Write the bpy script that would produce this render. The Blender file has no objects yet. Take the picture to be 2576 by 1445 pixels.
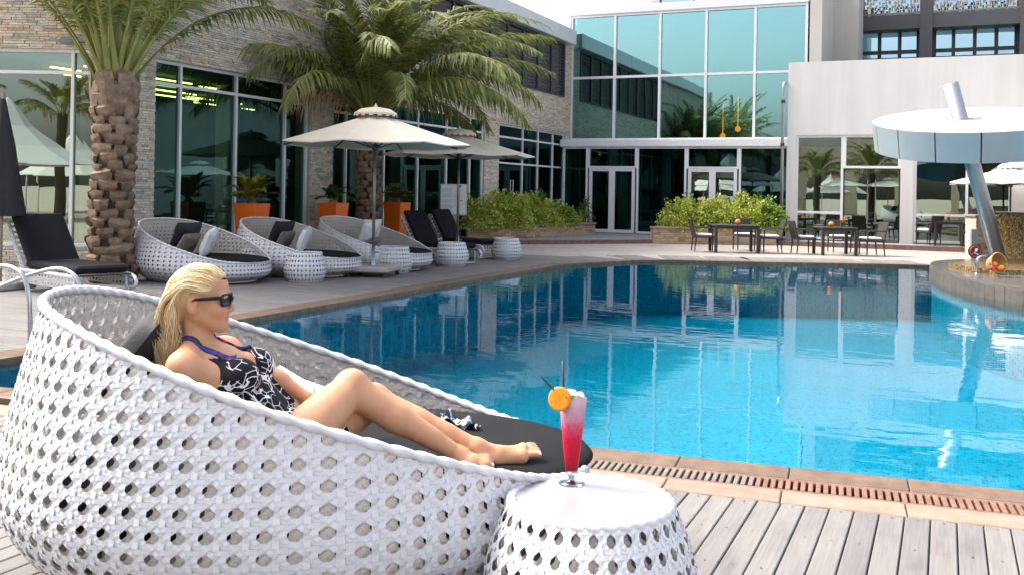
import bpy, math, random
import numpy as np
from mathutils import Matrix, Vector
R_=random.Random(7)
pi=math.pi
# ------------------------------------------------------------------ camera, sky, sun, exposure
SC=bpy.context.scene
FPX,ROLL,PX,PY,EYE=2460.,.0175,1288.,481.,1.54
PHI=math.atan2(1092,2460); CP,SP=math.cos(PHI),math.sin(PHI)
cam=bpy.data.cameras.new('camera'); camo=bpy.data.objects.new('camera',cam); SC.collection.objects.link(camo)
camo.matrix_world=Matrix.Translation((0,0,EYE))@Matrix.Rotation(PHI,4,'Z')@Matrix.Rotation(pi/2,4,'X')@Matrix.Rotation(ROLL,4,'Z')
cam.sensor_width=36; cam.lens=FPX/2576*36; cam.shift_y=-241.5/2576; cam.clip_end=3000; cam.clip_start=.05
SC.camera=camo
SUN_AZ=Vector((-1,-.06)).normalized(); SUN_EL=math.radians(50)
wd=bpy.data.worlds.new('World'); SC.world=wd; wd.use_nodes=True
nt=wd.node_tree; bg=nt.nodes['Background']
sky=nt.nodes.new('ShaderNodeTexSky'); sky.sky_type='NISHITA'; sky.sun_disc=False
sky.sun_elevation=SUN_EL; sky.sun_rotation=math.atan2(SUN_AZ.x,SUN_AZ.y)
sky.dust_density=6.0; sky.air_density=1.0; sky.ozone_density=.6
hs=nt.nodes.new('ShaderNodeHueSaturation'); hs.inputs['Saturation'].default_value=.55   # hazy sky
nt.links.new(sky.outputs[0],hs.inputs['Color']); nt.links.new(hs.outputs[0],bg.inputs[0]); bg.inputs[1].default_value=.15
sl=bpy.data.lights.new('sun','SUN'); sl.energy=1.05; sl.angle=math.radians(16.0); sl.color=(1,.94,.85)
so=bpy.data.objects.new('sun',sl); SC.collection.objects.link(so)
sd=Vector((SUN_AZ.x*math.cos(SUN_EL),SUN_AZ.y*math.cos(SUN_EL),math.sin(SUN_EL)))
so.rotation_euler=sd.to_track_quat('Z','Y').to_euler(); so.location=sd*40
vs=SC.view_settings; vs.view_transform='Standard'; vs.look='None'; vs.exposure=1.85; vs.gamma=1
SC.cycles.use_denoising=True; SC.cycles.max_bounces=10; SC.cycles.transparent_max_bounces=24
SC.cycles.glossy_bounces=5; SC.cycles.sample_clamp_indirect=6; SC.cycles.caustics_reflective=False
# ------------------------------------------------------------------ pixel (2576 wide) to a point on a known plane
def ray(x,y):
    dx,dy=x-PX,y-PY
    u=dx*math.cos(ROLL)+dy*math.sin(ROLL); v=-dx*math.sin(ROLL)+dy*math.cos(ROLL)
    l=u/FPX
    return Vector((l*CP-SP,l*SP+CP,-v/FPX))
def at(x,y,dep): return Vector((0,0,EYE))+ray(x,y)*dep
def onz(x,y,z=0.): d=ray(x,y); return at(x,y,(z-EYE)/d.z)
def onx(x,y,X): d=ray(x,y); return at(x,y,X/d.x)
def ony(x,y,Y): d=ray(x,y); return at(x,y,Y/d.y)
def dep_of(p): return -p[0]*SP+p[1]*CP
# ------------------------------------------------------------------ mesh helpers
COL=SC.collection
class MB:
    def __init__(s): s.v=[]; s.f=[]; s.m=[]; s.t=[]; s.ct=0.; s.cm=0
    def face(s,*ix): s.f.append(ix); s.m.append(s.cm); s.t.append(s.ct)
    def pts(s,ps):
        b=len(s.v); s.v.extend([tuple(p) for p in ps]); return b
    def quad(s,a,b,c,d): k=s.pts([a,b,c,d]); s.face(k,k+1,k+2,k+3)
    def box(s,x0,x1,y0,y1,z0,z1,M=None,bev=0):
        if bev:
            return s.bbox(x0,x1,y0,y1,z0,z1,bev,M)
        ps=[Vector(p) for p in((x0,y0,z0),(x1,y0,z0),(x1,y1,z0),(x0,y1,z0),(x0,y0,z1),(x1,y0,z1),(x1,y1,z1),(x0,y1,z1))]
        if M is not None: ps=[M@p for p in ps]
        k=s.pts(ps)
        for f in((3,2,1,0),(4,5,6,7),(0,1,5,4),(1,2,6,5),(2,3,7,6),(3,0,4,7)): s.face(*[k+i for i in f])
    def bbox(s,x0,x1,y0,y1,z0,z1,b,M=None):
        # chamfered box: 24 vertices
        b=min(b,(x1-x0)*.45,(y1-y0)*.45,(z1-z0)*.45)
        ps=[];idx={}
        for sx in(0,1):
            for sy in(0,1):
                for sz in(0,1):
                    X=(x0,x1)[sx];Y=(y0,y1)[sy];Z=(z0,z1)[sz]
                    ix=X+(b if sx==0 else -b);iy=Y+(b if sy==0 else -b);iz=Z+(b if sz==0 else -b)
                    for a,p in enumerate(((X,iy,iz),(ix,Y,iz),(ix,iy,Z))): idx[sx,sy,sz,a]=len(ps);ps.append(Vector(p))
        if M is not None: ps=[M@p for p in ps]
        k=s.pts(ps); I=lambda *q:k+idx[q]
        for a in range(3):
            o=[c for c in range(3) if c!=a]
            for sd in(0,1):
                q=[]
                for u,w in((0,0),(1,0),(1,1),(0,1)):
                    c=[0,0,0];c[a]=sd;c[o[0]]=u;c[o[1]]=w;q.append(I(*c,a))
                flip=(sd==0)^(a==1)
                s.face(*(q[::-1] if flip else q))
        for a in range(3):
            o=[c for c in range(3) if c!=a]
            for u in(0,1):
                for w in(0,1):
                    c0=[0,0,0];c1=[0,0,0];c0[a]=0;c1[a]=1
                    for c in(c0,c1): c[o[0]]=u;c[o[1]]=w
                    q=[I(*c0,o[0]),I(*c1,o[0]),I(*c1,o[1]),I(*c0,o[1])]
                    s.face(*q)
        for sx in(0,1):
            for sy in(0,1):
                for sz in(0,1): s.face(I(sx,sy,sz,0),I(sx,sy,sz,1),I(sx,sy,sz,2))
    def tube(s,path,r,n=8,cap=True,flat=1.):
        path=[Vector(p) for p in path]; N=len(path)
        rs=r if hasattr(r,'__len__') else [r]*N
        T=[(path[min(i+1,N-1)]-path[max(i-1,0)]).normalized() for i in range(N)]
        up=Vector((0,0,1)) if abs(T[0].z)<.9 else Vector((1,0,0))
        nn=(up-T[0]*up.dot(T[0])).normalized(); b0=None
        for i in range(N):
            nn=(nn-T[i]*nn.dot(T[i])).normalized(); bb=T[i].cross(nn)
            k=s.pts([path[i]+nn*(math.cos(2*pi*j/n)*rs[i]*flat)+bb*(math.sin(2*pi*j/n)*rs[i]) for j in range(n)])
            if b0 is not None:
                for j in range(n): s.face(b0+j,b0+(j+1)%n,k+(j+1)%n,k+j)
            elif cap: s.face(*[k+j for j in range(n)][::-1])
            b0=k
        if cap: s.face(*[b0+j for j in range(n)])
    def lathe(s,prof,n=24,M=None,cap=True):
        b0=None
        for r,z in prof:
            ps=[Vector((r*math.cos(2*pi*j/n),r*math.sin(2*pi*j/n),z)) for j in range(n)]
            if M is not None: ps=[M@p for p in ps]
            k=s.pts(ps)
            if b0 is not None:
                for j in range(n): s.face(b0+j,b0+(j+1)%n,k+(j+1)%n,k+j)
            elif cap and r>1e-5: s.face(*[k+j for j in range(n)][::-1])
            b0=k
        if cap and prof[-1][0]>1e-5: s.face(*[b0+j for j in range(n)])
    def prism(s,poly,z0,z1,M=None):
        n=len(poly); P=[Vector((p[0],p[1],z)) for z in(z0,z1) for p in poly]
        if M is not None: P=[M@p for p in P]
        k=s.pts(P)
        s.face(*[k+i for i in range(n)][::-1]); s.face(*[k+n+i for i in range(n)])
        for i in range(n): j=(i+1)%n; s.face(k+i,k+j,k+n+j,k+n+i)
    def ell(s,c,r,nu=12,nv=8,M=None):
        b0=None;c=Vector(c)
        for i in range(nv+1):
            ph=-pi/2+pi*i/nv; ps=[c+Vector((r[0]*math.cos(ph)*math.cos(2*pi*j/nu),r[1]*math.cos(ph)*math.sin(2*pi*j/nu),r[2]*math.sin(ph))) for j in range(nu)]
            if M is not None: ps=[M@p for p in ps]
            k=s.pts(ps)
            if b0 is not None:
                for j in range(nu): s.face(b0+j,b0+(j+1)%nu,k+(j+1)%nu,k+j)
            b0=k
    def mesh(s,name,mats,smooth=False):
        me=bpy.data.meshes.new(name); me.from_pydata(s.v,[],s.f)
        for m in (mats if isinstance(mats,(list,tuple)) else [mats]): me.materials.append(m)
        if any(s.m): me.polygons.foreach_set('material_index',s.m)
        if any(s.t):
            a=me.attributes.new('rnd','FLOAT','FACE'); a.data.foreach_set('value',s.t)
        if smooth: me.polygons.foreach_set('use_smooth',[True]*len(s.f))
        me.update(); return me
    def build(s,name,mats,parent=None,smooth=False,loc=None,rot=None):
        return link(name,s.mesh(name,mats,smooth),parent,loc,rot)
def link(name,me,parent=None,loc=None,rot=None):
    o=bpy.data.objects.new(name,me); COL.objects.link(o)
    if parent is not None: o.parent=parent
    if loc is not None: o.location=loc
    if rot is not None: o.rotation_euler=rot if hasattr(rot,'__len__') else (0,0,rot)
    return o
def tag(o,label,cat,group=None):
    o['label']=label; o['category']=cat
    if group: o['group']=group
    return o
def thing(name,label,cat,loc=(0,0,0),rz=0,group=None):
    o=link(name,None,None,loc,rz); o.empty_display_size=.2
    return tag(o,label,cat,group)
def struct(o): o['kind']='structure'; return o
def stuff(o): o['kind']='stuff'; return o
def dup(o,parent=None,loc=None,rz=None,label=None,group=None):
    c=o.copy(); COL.objects.link(c)
    if parent is not None: c.parent=parent
    if loc is not None: c.location=loc
    if rz is not None: c.rotation_euler=(0,0,rz)
    if label: c['label']=label
    if group: c['group']=group
    for ch in list(o.children): dup(ch,c)
    return c
def np_obj(name,V,F,mats,parent=None,smooth=True,attrs=None):
    me=bpy.data.meshes.new(name); V=np.asarray(V,np.float32); F=np.asarray(F,np.int32); k=F.shape[1]
    me.vertices.add(len(V)); me.vertices.foreach_set('co',V.ravel())
    me.loops.add(F.size); me.loops.foreach_set('vertex_index',F.ravel())
    me.polygons.add(len(F)); me.polygons.foreach_set('loop_start',np.arange(0,F.size,k,dtype=np.int32))
    me.polygons.foreach_set('use_smooth',np.full(len(F),smooth,dtype=bool))
    me.update(calc_edges=True); me.validate()
    for m in (mats if isinstance(mats,(list,tuple)) else [mats]): me.materials.append(m)
    for n,a in (attrs or {}).items():
        at_=me.attributes.new(n,'FLOAT_COLOR','POINT'); at_.data.foreach_set('color',np.asarray(a,np.float32).ravel())
    return link(name,me,parent)
# ------------------------------------------------------------------ materials
class N:
    def __init__(s,name):
        s.m=bpy.data.materials.new(name); s.m.use_nodes=True; s.t=s.m.node_tree
        s.b=s.t.nodes['Principled BSDF']; s.o=s.t.nodes['Material Output']
    def n(s,typ,**kw):
        x=s.t.nodes.new('ShaderNode'+typ)
        for k,v in kw.items():
            if k in x.inputs.keys(): x.inputs[k].default_value=v
            else: setattr(x,k,v)
        return x
    def l(s,a,b): s.t.links.new(a,b)
    def coord(s,kind='Object'): return s.n('TexCoord').outputs[kind]
    def ramp(s,fac,stops,interp='LINEAR'):
        r=s.n('ValToRGB'); e=r.color_ramp.elements; r.color_ramp.interpolation=interp
        while len(e)<len(stops): e.new(.5)
        for i,(p,c) in enumerate(stops): e[i].position=p; e[i].color=(*c,1) if len(c)==3 else c
        s.l(fac,r.inputs[0]); return r.outputs[0]
    def math(s,op,a,b=None,c=None):
        x=s.n('Math',operation=op)
        for i,q in enumerate((a,b,c)):
            if q is None: continue
            if isinstance(q,(int,float)): x.inputs[i].default_value=q
            else: s.l(q,x.inputs[i])
        return x.outputs[0]
    def mix(s,fac,a,b,typ='MIX'):
        x=s.n('MixRGB',blend_type=typ)
        for i,q in enumerate((fac,a,b)):
            if isinstance(q,(int,float)): x.inputs[i].default_value=q
            elif isinstance(q,tuple): x.inputs[i].default_value=(*q,1)
            else: s.l(q,x.inputs[i])
        return x.outputs[0]
    def noise(s,scale,detail=3,vec=None,rough=.55,out='Fac'):
        x=s.n('TexNoise',Scale=scale,Detail=detail,Roughness=rough)
        if vec is not None: s.l(vec,x.inputs['Vector'])
        return x.outputs[out]
    def map(s,vec,scale=(1,1,1),rot=(0,0,0)):
        x=s.n('Mapping'); x.inputs['Scale'].default_value=scale; x.inputs['Rotation'].default_value=rot
        s.l(vec,x.inputs['Vector']); return x.outputs[0]
    def bump(s,h,strength=.3,dist=.01):
        x=s.n('Bump',Strength=strength,Distance=dist); s.l(h,x.inputs['Height']); s.l(x.outputs[0],s.b.inputs['Normal']); return x
    def base(s,c,rough=.6,metal=0,spec=.5):
        if isinstance(c,tuple): s.b.inputs['Base Color'].default_value=(*c,1)
        else: s.l(c,s.b.inputs['Base Color'])
        s.b.inputs['Roughness'].default_value=rough; s.b.inputs['Metallic'].default_value=metal
        s.b.inputs['Specular IOR Level'].default_value=spec; return s
def plain(name,c,rough=.6,metal=0,var=.12,scale=6,bump=.0,bscale=40,spec=.5):
    m=N(name); co=m.coord()
    n1=m.noise(scale,4,co)
    col=m.ramp(n1,[(.25,tuple(x*(1-var) for x in c)),(.75,tuple(min(1,x*(1+var)) for x in c))])
    m.base(col,rough,metal,spec)
    if bump: m.bump(m.noise(bscale,3,co),bump,.01)
    return m.m
M={}
M['white_metal']=plain('white_metal',(.64,.645,.66),.35,0,.03)
M['cane']=plain('cane',(.64,.635,.655),.38,0,.05,30,.15,150)
M['cane_inner_shaded']=plain('cane_inner_shaded',(.66,.60,.535),.5,0,.05,30)  # white cane again, with the shade inside the weave put in as beige
M['black_fabric']=plain('black_fabric',(.006,.0065,.010),.9,0,.25,12,.25,300,.25)
M['black_canvas']=plain('black_canvas',(.009,.0095,.011),.85,0,.2,8,.2,200,.15)
M['cream_canvas']=plain('cream_canvas',(.58,.51,.42),.85,0,.06,3,.15,200,.2)
M['white_canvas']=plain('white_canvas',(.66,.65,.63),.85,0,.04,3)
M['pole']=plain('pole',(.22,.19,.15),.4,.6,.1)
M['dark_metal']=plain('dark_metal',(.035,.038,.045),.45,.3,.15)
M['rib']=plain('rib',(.05,.045,.04),.6)
M['steel']=plain('steel',(.42,.43,.46),.16,1,.03)
M['brushed']=plain('brushed',(.33,.35,.38),.35,.8,.08,14)
M['orange_pot']=plain('orange_pot',(.86,.155,.008),.32,0,.06,3)
M['white_wall']=None
M['beige_wall']=plain('beige_wall',(.5,.47,.43),.85,0,.04,2)
M['fascia']=plain('fascia',(.55,.56,.58),.4,.2,.04,2)
M['alum_panel']=plain('alum_panel',(.30,.335,.355),.35,.15,.06,2)
M['roof_white']=plain('roof_white',(.40,.375,.35),.7,0,.06,2)
M['louvre']=plain('louvre',(.03,.034,.045),.5,.2,.15)
M['tower_dark']=plain('tower_dark',(.06,.06,.066),.6,0,.12,4)
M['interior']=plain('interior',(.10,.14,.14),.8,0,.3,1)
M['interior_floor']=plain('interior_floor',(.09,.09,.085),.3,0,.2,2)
M['interior_wood_glow']=plain('interior_wood_glow',(.36,.12,.03),.5,0,.25,2)
M['brown_wicker']=plain('brown_wicker',(.028,.022,.02),.6,0,.3,40,.4,160)
M['pad_white']=plain('pad_white',(.66,.65,.65),.9,0,.04)
M['soil']=plain('soil',(.05,.035,.025),.95,0,.4,20,.6,60)
M['brown_roof']=plain('brown_roof',(.16,.06,.045),.7)
M['pillow_white']=plain('pillow_white',(.68,.67,.68),.9,0,.05,10)
M['pillow_cream']=plain('pillow_cream',(.62,.56,.48),.9,0,.05,10)
M['pillow_grey']=plain('pillow_grey',(.018,.018,.020),.8,0,.2,14,.3,120)
M['pillow_taupe']=plain('pillow_taupe',(.17,.155,.13),.9,0,.25,14)
M['board_white']=plain('board_white',(.75,.77,.8),.4,0,.02)
M['navy']=plain('navy',(.02,.03,.1),.4)
M['print_grey']=plain('print_grey',(.35,.37,.42),.6)
M['red_print']=plain('red_print',(.5,.02,.02),.5)
M['granite']=plain('granite',(.14,.13,.12),.15,0,.4,60)
M['straw_black']=plain('straw_black',(.012,.012,.014),.3)
M['green_leaf_small']=plain('green_leaf_small',(.2,.3,.02),.5)
M['basket']=plain('basket',(.4,.22,.08),.7,0,.4,50,.5,80)
M['fruit_red']=plain('fruit_red',(.55,.02,.02),.35)
M['fruit_orange']=plain('fruit_orange',(.8,.22,.01),.4)
M['fruit_green']=plain('fruit_green',(.08,.16,.02),.5)
M['concrete']=plain('concrete',(.36,.345,.33),.85,0,.12,8,.2,60)
M['caster']=plain('caster',(.03,.03,.03),.5)
M['gasket']=plain('gasket',(.02,.02,.022),.6)
M['tan_building']=plain('tan_building',(.52,.45,.34),.85,0,.06,1)
def emis(name,c,s):
    m=N(name); m.b.inputs['Emission Color'].default_value=(*c,1); m.b.inputs['Emission Strength'].default_value=s; return m.m
M['tube_light']=emis('tube_light',(1,.55,.12),7.)
M['warm_lamp']=emis('warm_lamp',(1,.13,.01),3.5)
# ---- glass, water, stone, wood and leaves
def render_wall(name,c):
    m=N(name); co=m.coord(); st=m.noise(1.4,4,m.map(co,(2.2,2.2,.12))); bl=m.noise(.6,3,co)
    col=m.mix(.8,m.ramp(bl,[(.3,tuple(x*.95 for x in c)),(.7,tuple(x*1.04 for x in c))]),m.ramp(st,[(.3,(.90,.89,.87)),(.6,(1,1,1))]),'MULTIPLY')
    m.base(col,.85,0,.2); m.bump(m.noise(60,3,co),.2,.01); return m.m
M['white_wall']=render_wall('white_wall',(.58,.56,.54)); M['beige_wall']=render_wall('beige_wall',(.5,.47,.43)); M['roof_white']=render_wall('roof_white',(.42,.395,.37))
def glass_mat(name,trans,gloss,fac,wob=.0,fm=.6):
    m=N(name); t=m.n('BsdfTransparent'); t.inputs[0].default_value=(*trans,1)
    g=m.n('BsdfGlossy',Roughness=.0); g.inputs[0].default_value=(*gloss,1)
    lw=m.n('LayerWeight',Blend=.35)
    f=m.math('ADD',m.math('MULTIPLY',lw.outputs['Fresnel'],fm),fac)
    f=m.math('MINIMUM',f,.97)
    x=m.n('MixShader'); m.l(f,x.inputs[0]); m.l(t.outputs[0],x.inputs[1]); m.l(g.outputs[0],x.inputs[2]); m.l(x.outputs[0],m.o.inputs[0])
    if wob:
        b=m.n('Bump',Strength=wob,Distance=.02); m.l(m.noise(.9,1,m.coord()),b.inputs['Height']); m.l(b.outputs[0],g.inputs['Normal'])
    return m.m
M['glass_teal']=glass_mat('glass_teal',(.10,.30,.29),(.48,.88,.89),.44,.05)
M['glass_dark']=glass_mat('glass_dark',(.10,.27,.29),(.22,.46,.48),.10,.05,.28)
M['glass_shop']=glass_mat('glass_shop',(.3,.42,.36),(.62,.76,.68),.30,.05)
M['glass_tower']=glass_mat('glass_tower',(.1,.2,.24),(.62,.82,.95),.5,.03)
M['glass_clear']=glass_mat('glass_clear',(.98,.985,.985),(.9,.9,.9),.0,0,.18)
def water_mat():
    m=N('pool_water'); t=m.n('BsdfTransparent'); t.inputs[0].default_value=(.78,.98,1,1)
    g=m.n('BsdfGlossy',Roughness=.0); g.inputs[0].default_value=(1,1,1,1)
    co=m.coord()
    n1=m.noise(1.5,2,m.map(co,(1.0,1.8,1),(0,0,.4))); n2=m.noise(7,2,m.map(co,(1,1.5,1),(0,0,-.3)))
    h=m.math('ADD',n1,m.math('MULTIPLY',n2,.12))
    b=m.n('Bump',Strength=.085,Distance=.035); m.l(h,b.inputs['Height'])
    fr=m.n('Fresnel',IOR=1.33); m.l(b.outputs[0],fr.inputs['Normal']); m.l(b.outputs[0],g.inputs['Normal'])
    ps=m.n('SeparateXYZ'); m.l(m.n('NewGeometry').outputs['Position'],ps.inputs[0])   # only the surface itself mirrors, not the sides and bottom of the water body
    top=m.math('GREATER_THAN',ps.outputs[2],-.048)
    f=m.math('MULTIPLY',m.math('MINIMUM',fr.outputs[0],.85),top)
    va=m.n('VolumeAbsorption',Density=.32); va.inputs['Color'].default_value=(.1,.895,.925,1); m.l(va.outputs[0],m.o.inputs['Volume'])
    x=m.n('MixShader'); m.l(f,x.inputs[0]); m.l(t.outputs[0],x.inputs[1]); m.l(g.outputs[0],x.inputs[2]); m.l(x.outputs[0],m.o.inputs[0])
    return m.m
M['water']=water_mat()
def mosaic(name,size,cols,grout,rough=.25,gw=.07,wob=0):
    m=N(name); co=m.coord('Object')
    if wob:
        nz=m.n('TexNoise',Scale=2.2,Detail=2); m.l(co,nz.inputs['Vector'])
        vm=m.n('VectorMath',operation='MULTIPLY_ADD'); m.l(nz.outputs['Color'],vm.inputs[0]); vm.inputs[1].default_value=(wob,)*3; m.l(co,vm.inputs[2]); co=vm.outputs[0]
    mp=m.map(co,(1/size,)*3)
    fl=m.n('VectorMath',operation='FLOOR'); ofs=m.n('VectorMath',operation='ADD'); ofs.inputs[1].default_value=(.37,.37,.37)
    m.l(mp,ofs.inputs[0]); m.l(ofs.outputs[0],fl.inputs[0])
    wn=m.n('TexWhiteNoise',noise_dimensions='3D'); m.l(fl.outputs[0],wn.inputs['Vector'])
    fr=m.n('VectorMath',operation='FRACTION'); m.l(ofs.outputs[0],fr.inputs[0])
    sx=m.n('SeparateXYZ'); m.l(fr.outputs[0],sx.inputs[0])
    gx=m.math('LESS_THAN',sx.outputs[0],gw); gy=m.math('LESS_THAN',sx.outputs[1],gw); g=m.math('MAXIMUM',gx,gy)
    col=m.ramp(wn.outputs['Value'],cols)
    big=m.ramp(m.noise(.5,2,m.coord()),[(.3,(.9,.9,.9)),(.7,(1.05,1.05,1.05))])
    col=m.mix(g,m.mix(1,col,big,'MULTIPLY'),grout)
    m.base(col,rough); return m.m
M['pool_tile']=mosaic('pool_tile',.036,[(0,(.0,.11,.19)),(.22,(.0,.29,.41)),(.65,(.0,.36,.50)),(1,(.002,.41,.55))],(.06,.48,.60),.4,.08,.05)
M['bar_mosaic']=mosaic('bar_mosaic',.035,[(0,(.05,.03,.01)),(.5,(.16,.105,.035)),(1,(.34,.24,.09))],(.06,.045,.03),.25,.1)
PAL=[(0,(.34,.34,.33)),(.18,(.48,.44,.39)),(.36,(.64,.58,.50)),(.55,(.52,.51,.49)),(.72,(.68,.57,.44)),(.86,(.56,.42,.29)),(1,(.74,.69,.61))]
PAL2=[(0,(.30,.20,.12)),(.3,(.50,.36,.22)),(.6,(.42,.34,.25)),(.8,(.58,.44,.30)),(1,(.36,.22,.12))]
def stone_mat(name,pal,obj=False):
    m=N(name); co=m.coord('Object')
    if obj: rn=m.n('ObjectInfo').outputs['Random']
    else: rn=m.n('Attribute',attribute_name='rnd').outputs['Fac']
    col=m.ramp(rn,pal)
    if obj: # shared block mesh: vary the grain with where the block sits
        co=m.n('NewGeometry').outputs['Position']
    nz=m.noise(14,4,co); col=m.mix(.75,col,m.ramp(nz,[(.25,(.62,.6,.58)),(.7,(1.15,1.12,1.08))]),'MULTIPLY')
    m.base(col,.85,0,.3); m.bump(m.noise(45,4,co),.5,.01); return m.m
M['ledgestone']=stone_mat('ledgestone',PAL); M['ledgestone_single']=stone_mat('ledgestone_single',PAL,True)
M['bedstone_single']=stone_mat('bedstone_single',PAL2,True)
M['mortar']=plain('mortar',(.36,.32,.28),.95)
def wood_mat():
    m=N('weathered_wood'); g=m.n('NewGeometry').outputs['Position']; oc=m.coord('Object'); rn=m.n('ObjectInfo').outputs['Random']
    sh=m.n('VectorMath',operation='ADD'); cb=m.n('CombineXYZ'); m.l(m.math('MULTIPLY',rn,37.),cb.inputs[0]); m.l(m.math('MULTIPLY',rn,91.),cb.inputs[1]); m.l(oc,sh.inputs[0]); m.l(cb.outputs[0],sh.inputs[1])
    grain=m.noise(9,5,m.map(sh.outputs[0],(.35,9,9)),.65); blot=m.noise(2.2,4,m.map(sh.outputs[0],(.8,2.5,2)))
    tone=m.ramp(rn,[(0,(.150,.142,.140)),(.4,(.178,.168,.163)),(.75,(.20,.186,.175)),(1,(.162,.159,.160))])
    col=m.mix(.8,tone,m.ramp(grain,[(.25,(.68,.67,.67)),(.6,(1.05,1.05,1.05))]),'MULTIPLY')
    col=m.mix(.55,col,m.ramp(blot,[(.3,(.60,.58,.56)),(.5,(1,1,1)),(.8,(1.18,1.10,1.02))]),'MULTIPLY')
    m.base(col,.75,0,.35); m.bump(grain,.35,.004); return m.m
M['deck_wood']=wood_mat()
def coping_mat(name,c1,c2,sc=9):
    m=N(name); co=m.n('NewGeometry').outputs['Position']; rn=m.n('ObjectInfo').outputs['Random']
    col=m.ramp(m.noise(sc,5,co,.65),[(.28,c1),(.72,c2)])
    col=m.mix(.6,col,m.ramp(rn,[(0,(.85,.84,.84)),(1,(1.12,1.1,1.08))]),'MULTIPLY')
    sp=m.ramp(m.noise(160,2,co),[(.35,(.8,.78,.76)),(.65,(1.1,1.1,1.1))]); col=m.mix(.6,col,sp,'MULTIPLY')
    m.base(col,.55,0,.4); m.bump(m.noise(90,3,co),.25,.004); return m.m
M['coping']=coping_mat('coping',(.090,.056,.036),(.19,.125,.083))
M['tan_strip']=coping_mat('tan_strip',(.21,.145,.105),(.32,.235,.178))
M['grate_red']=coping_mat('grate_red',(.14,.068,.045),(.25,.14,.10))
M['grate_grey']=coping_mat('grate_grey',(.13,.11,.09),(.23,.195,.16))
M['brick_grey']=coping_mat('brick_grey',(.20,.19,.20),(.34,.31,.31))
M['facing']=coping_mat('facing',(.06,.052,.044),(.12,.10,.082))
M['brick_red']=coping_mat('brick_red',(.14,.07,.055),(.22,.13,.11))
def paving():
    m=N('paving'); co=m.coord('Object')
    br=m.n('TexBrick',Scale=1.0); br.inputs['Color1'].default_value=(.36,.315,.28,1); br.inputs['Color2'].default_value=(.31,.28,.255,1); br.inputs['Mortar'].default_value=(.22,.195,.175,1)
    br.inputs['Mortar Size'].default_value=.006; br.inputs['Brick Width'].default_value=.6; br.inputs['Row Height'].default_value=.6
    m.l(m.map(co,(1,1,1),(0,0,-.42)),br.inputs['Vector'])
    col=m.mix(.5,br.outputs[0],m.ramp(m.noise(1.1,5,co),[(.3,(.75,.73,.72)),(.7,(1.1,1.1,1.1))]),'MULTIPLY')
    m.base(col,.6,0,.4); return m.m
M['paving']=paving()
M['grey_paver']=plain('grey_paver',(.17,.17,.185),.7,0,.12,5)
M['sand']=plain('sand',(.4,.35,.28),.9,0,.15,1)
def leaf(name,c1,c2,c3,trans=.35,rough=.45,obj=True):
    m=N(name); g=m.n('NewGeometry'); co=g.outputs['Position']
    rp=m.noise(2.5,3,co); ri=g.outputs['Random Per Island']
    f=m.math('ADD',m.math('MULTIPLY',rp,.55),m.math('MULTIPLY',ri,.45))
    col=m.ramp(f,[(.25,c1),(.5,c2),(.75,c3)])
    m.base(col,rough,0,.4)
    tr=m.n('BsdfTranslucent'); m.l(col,tr.inputs[0]); x=m.n('MixShader'); x.inputs[0].default_value=trans
    m.l(m.b.outputs[0],x.inputs[1]); m.l(tr.outputs[0],x.inputs[2]); m.l(x.outputs[0],m.o.inputs[0]); return m.m
M['palm_leaf']=leaf('palm_leaf',(.09,.115,.022),(.19,.215,.05),(.35,.36,.13),.38)
M['palm_dead']=leaf('palm_dead',(.22,.12,.05),(.33,.19,.09),(.42,.28,.15),.25)
M['palm_stem']=plain('palm_stem',(.20,.20,.05),.5,0,.3,4)
M['boot']=coping_mat('boot',(.085,.05,.032),(.32,.22,.15),5)
M['boot_core']=plain('boot_core',(.045,.03,.02),.95,0,.4,15,.6,40)
M['shrub_leaf']=leaf('shrub_leaf',(.14,.23,.02),(.33,.40,.045),(.64,.60,.16),.35)
M['shrub_green']=leaf('shrub_green',(.07,.14,.015),(.16,.26,.03),(.34,.42,.07),.35)
M['dark_leaf']=leaf('dark_leaf',(.03,.07,.015),(.06,.12,.02),(.12,.2,.04),.3)
M['cycad_leaf']=leaf('cycad_leaf',(.10,.13,.01),(.26,.26,.02),(.42,.36,.05),.3)
# ------------------------------------------------------------------ the setting: ground, deck, pool
WZ=-.045
pool_px=[(650,797),(900,757),(1130,716),(1330,684),(1450,667),(1530,659),(1600,655.5),(1680,655),(1790,657),(1900,659.5),(2050,662),(2200,664.5),(2345,668)]
far_edge=[onz(x,y,0) for x,y in pool_px]
NE0=Vector((-.74,5.06,0)); ned=Vector((1,.098,0)).normalized(); nen=Vector((-ned.y,ned.x,0))
def ne(s,n): return NE0+ned*s+nen*n          # along and across the near pool edge
XL=-7.45
far_edge=[Vector((XL,p.y,0)) if p.x<-7.1 else p for p in far_edge]
k0=(XL-NE0.x)/ned.x
corner=ne(k0,.67)
POOL=[(corner.x,corner.y)]+[(p.x,p.y) for p in far_edge]+[(6,26.8),(12,26.8),(12,ne(13,.67).y)]
def ring(poly,w):
    "outline offset outwards by w (polygon runs clockwise here)"
    n=len(poly);out=[]
    for i in range(n):
        a,b,c=Vector(poly[i-1]),Vector(poly[i]),Vector(poly[(i+1)%n])
        n1=Vector((-(b-a).y,(b-a).x)).normalized(); n2=Vector((-(c-b).y,(c-b).x)).normalized()
        m_=(n1+n2); m_=m_/max(.3,m_.dot(n1)) if m_.length>1e-6 else n1
        out.append(tuple(b+m_*w))
    return out
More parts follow.
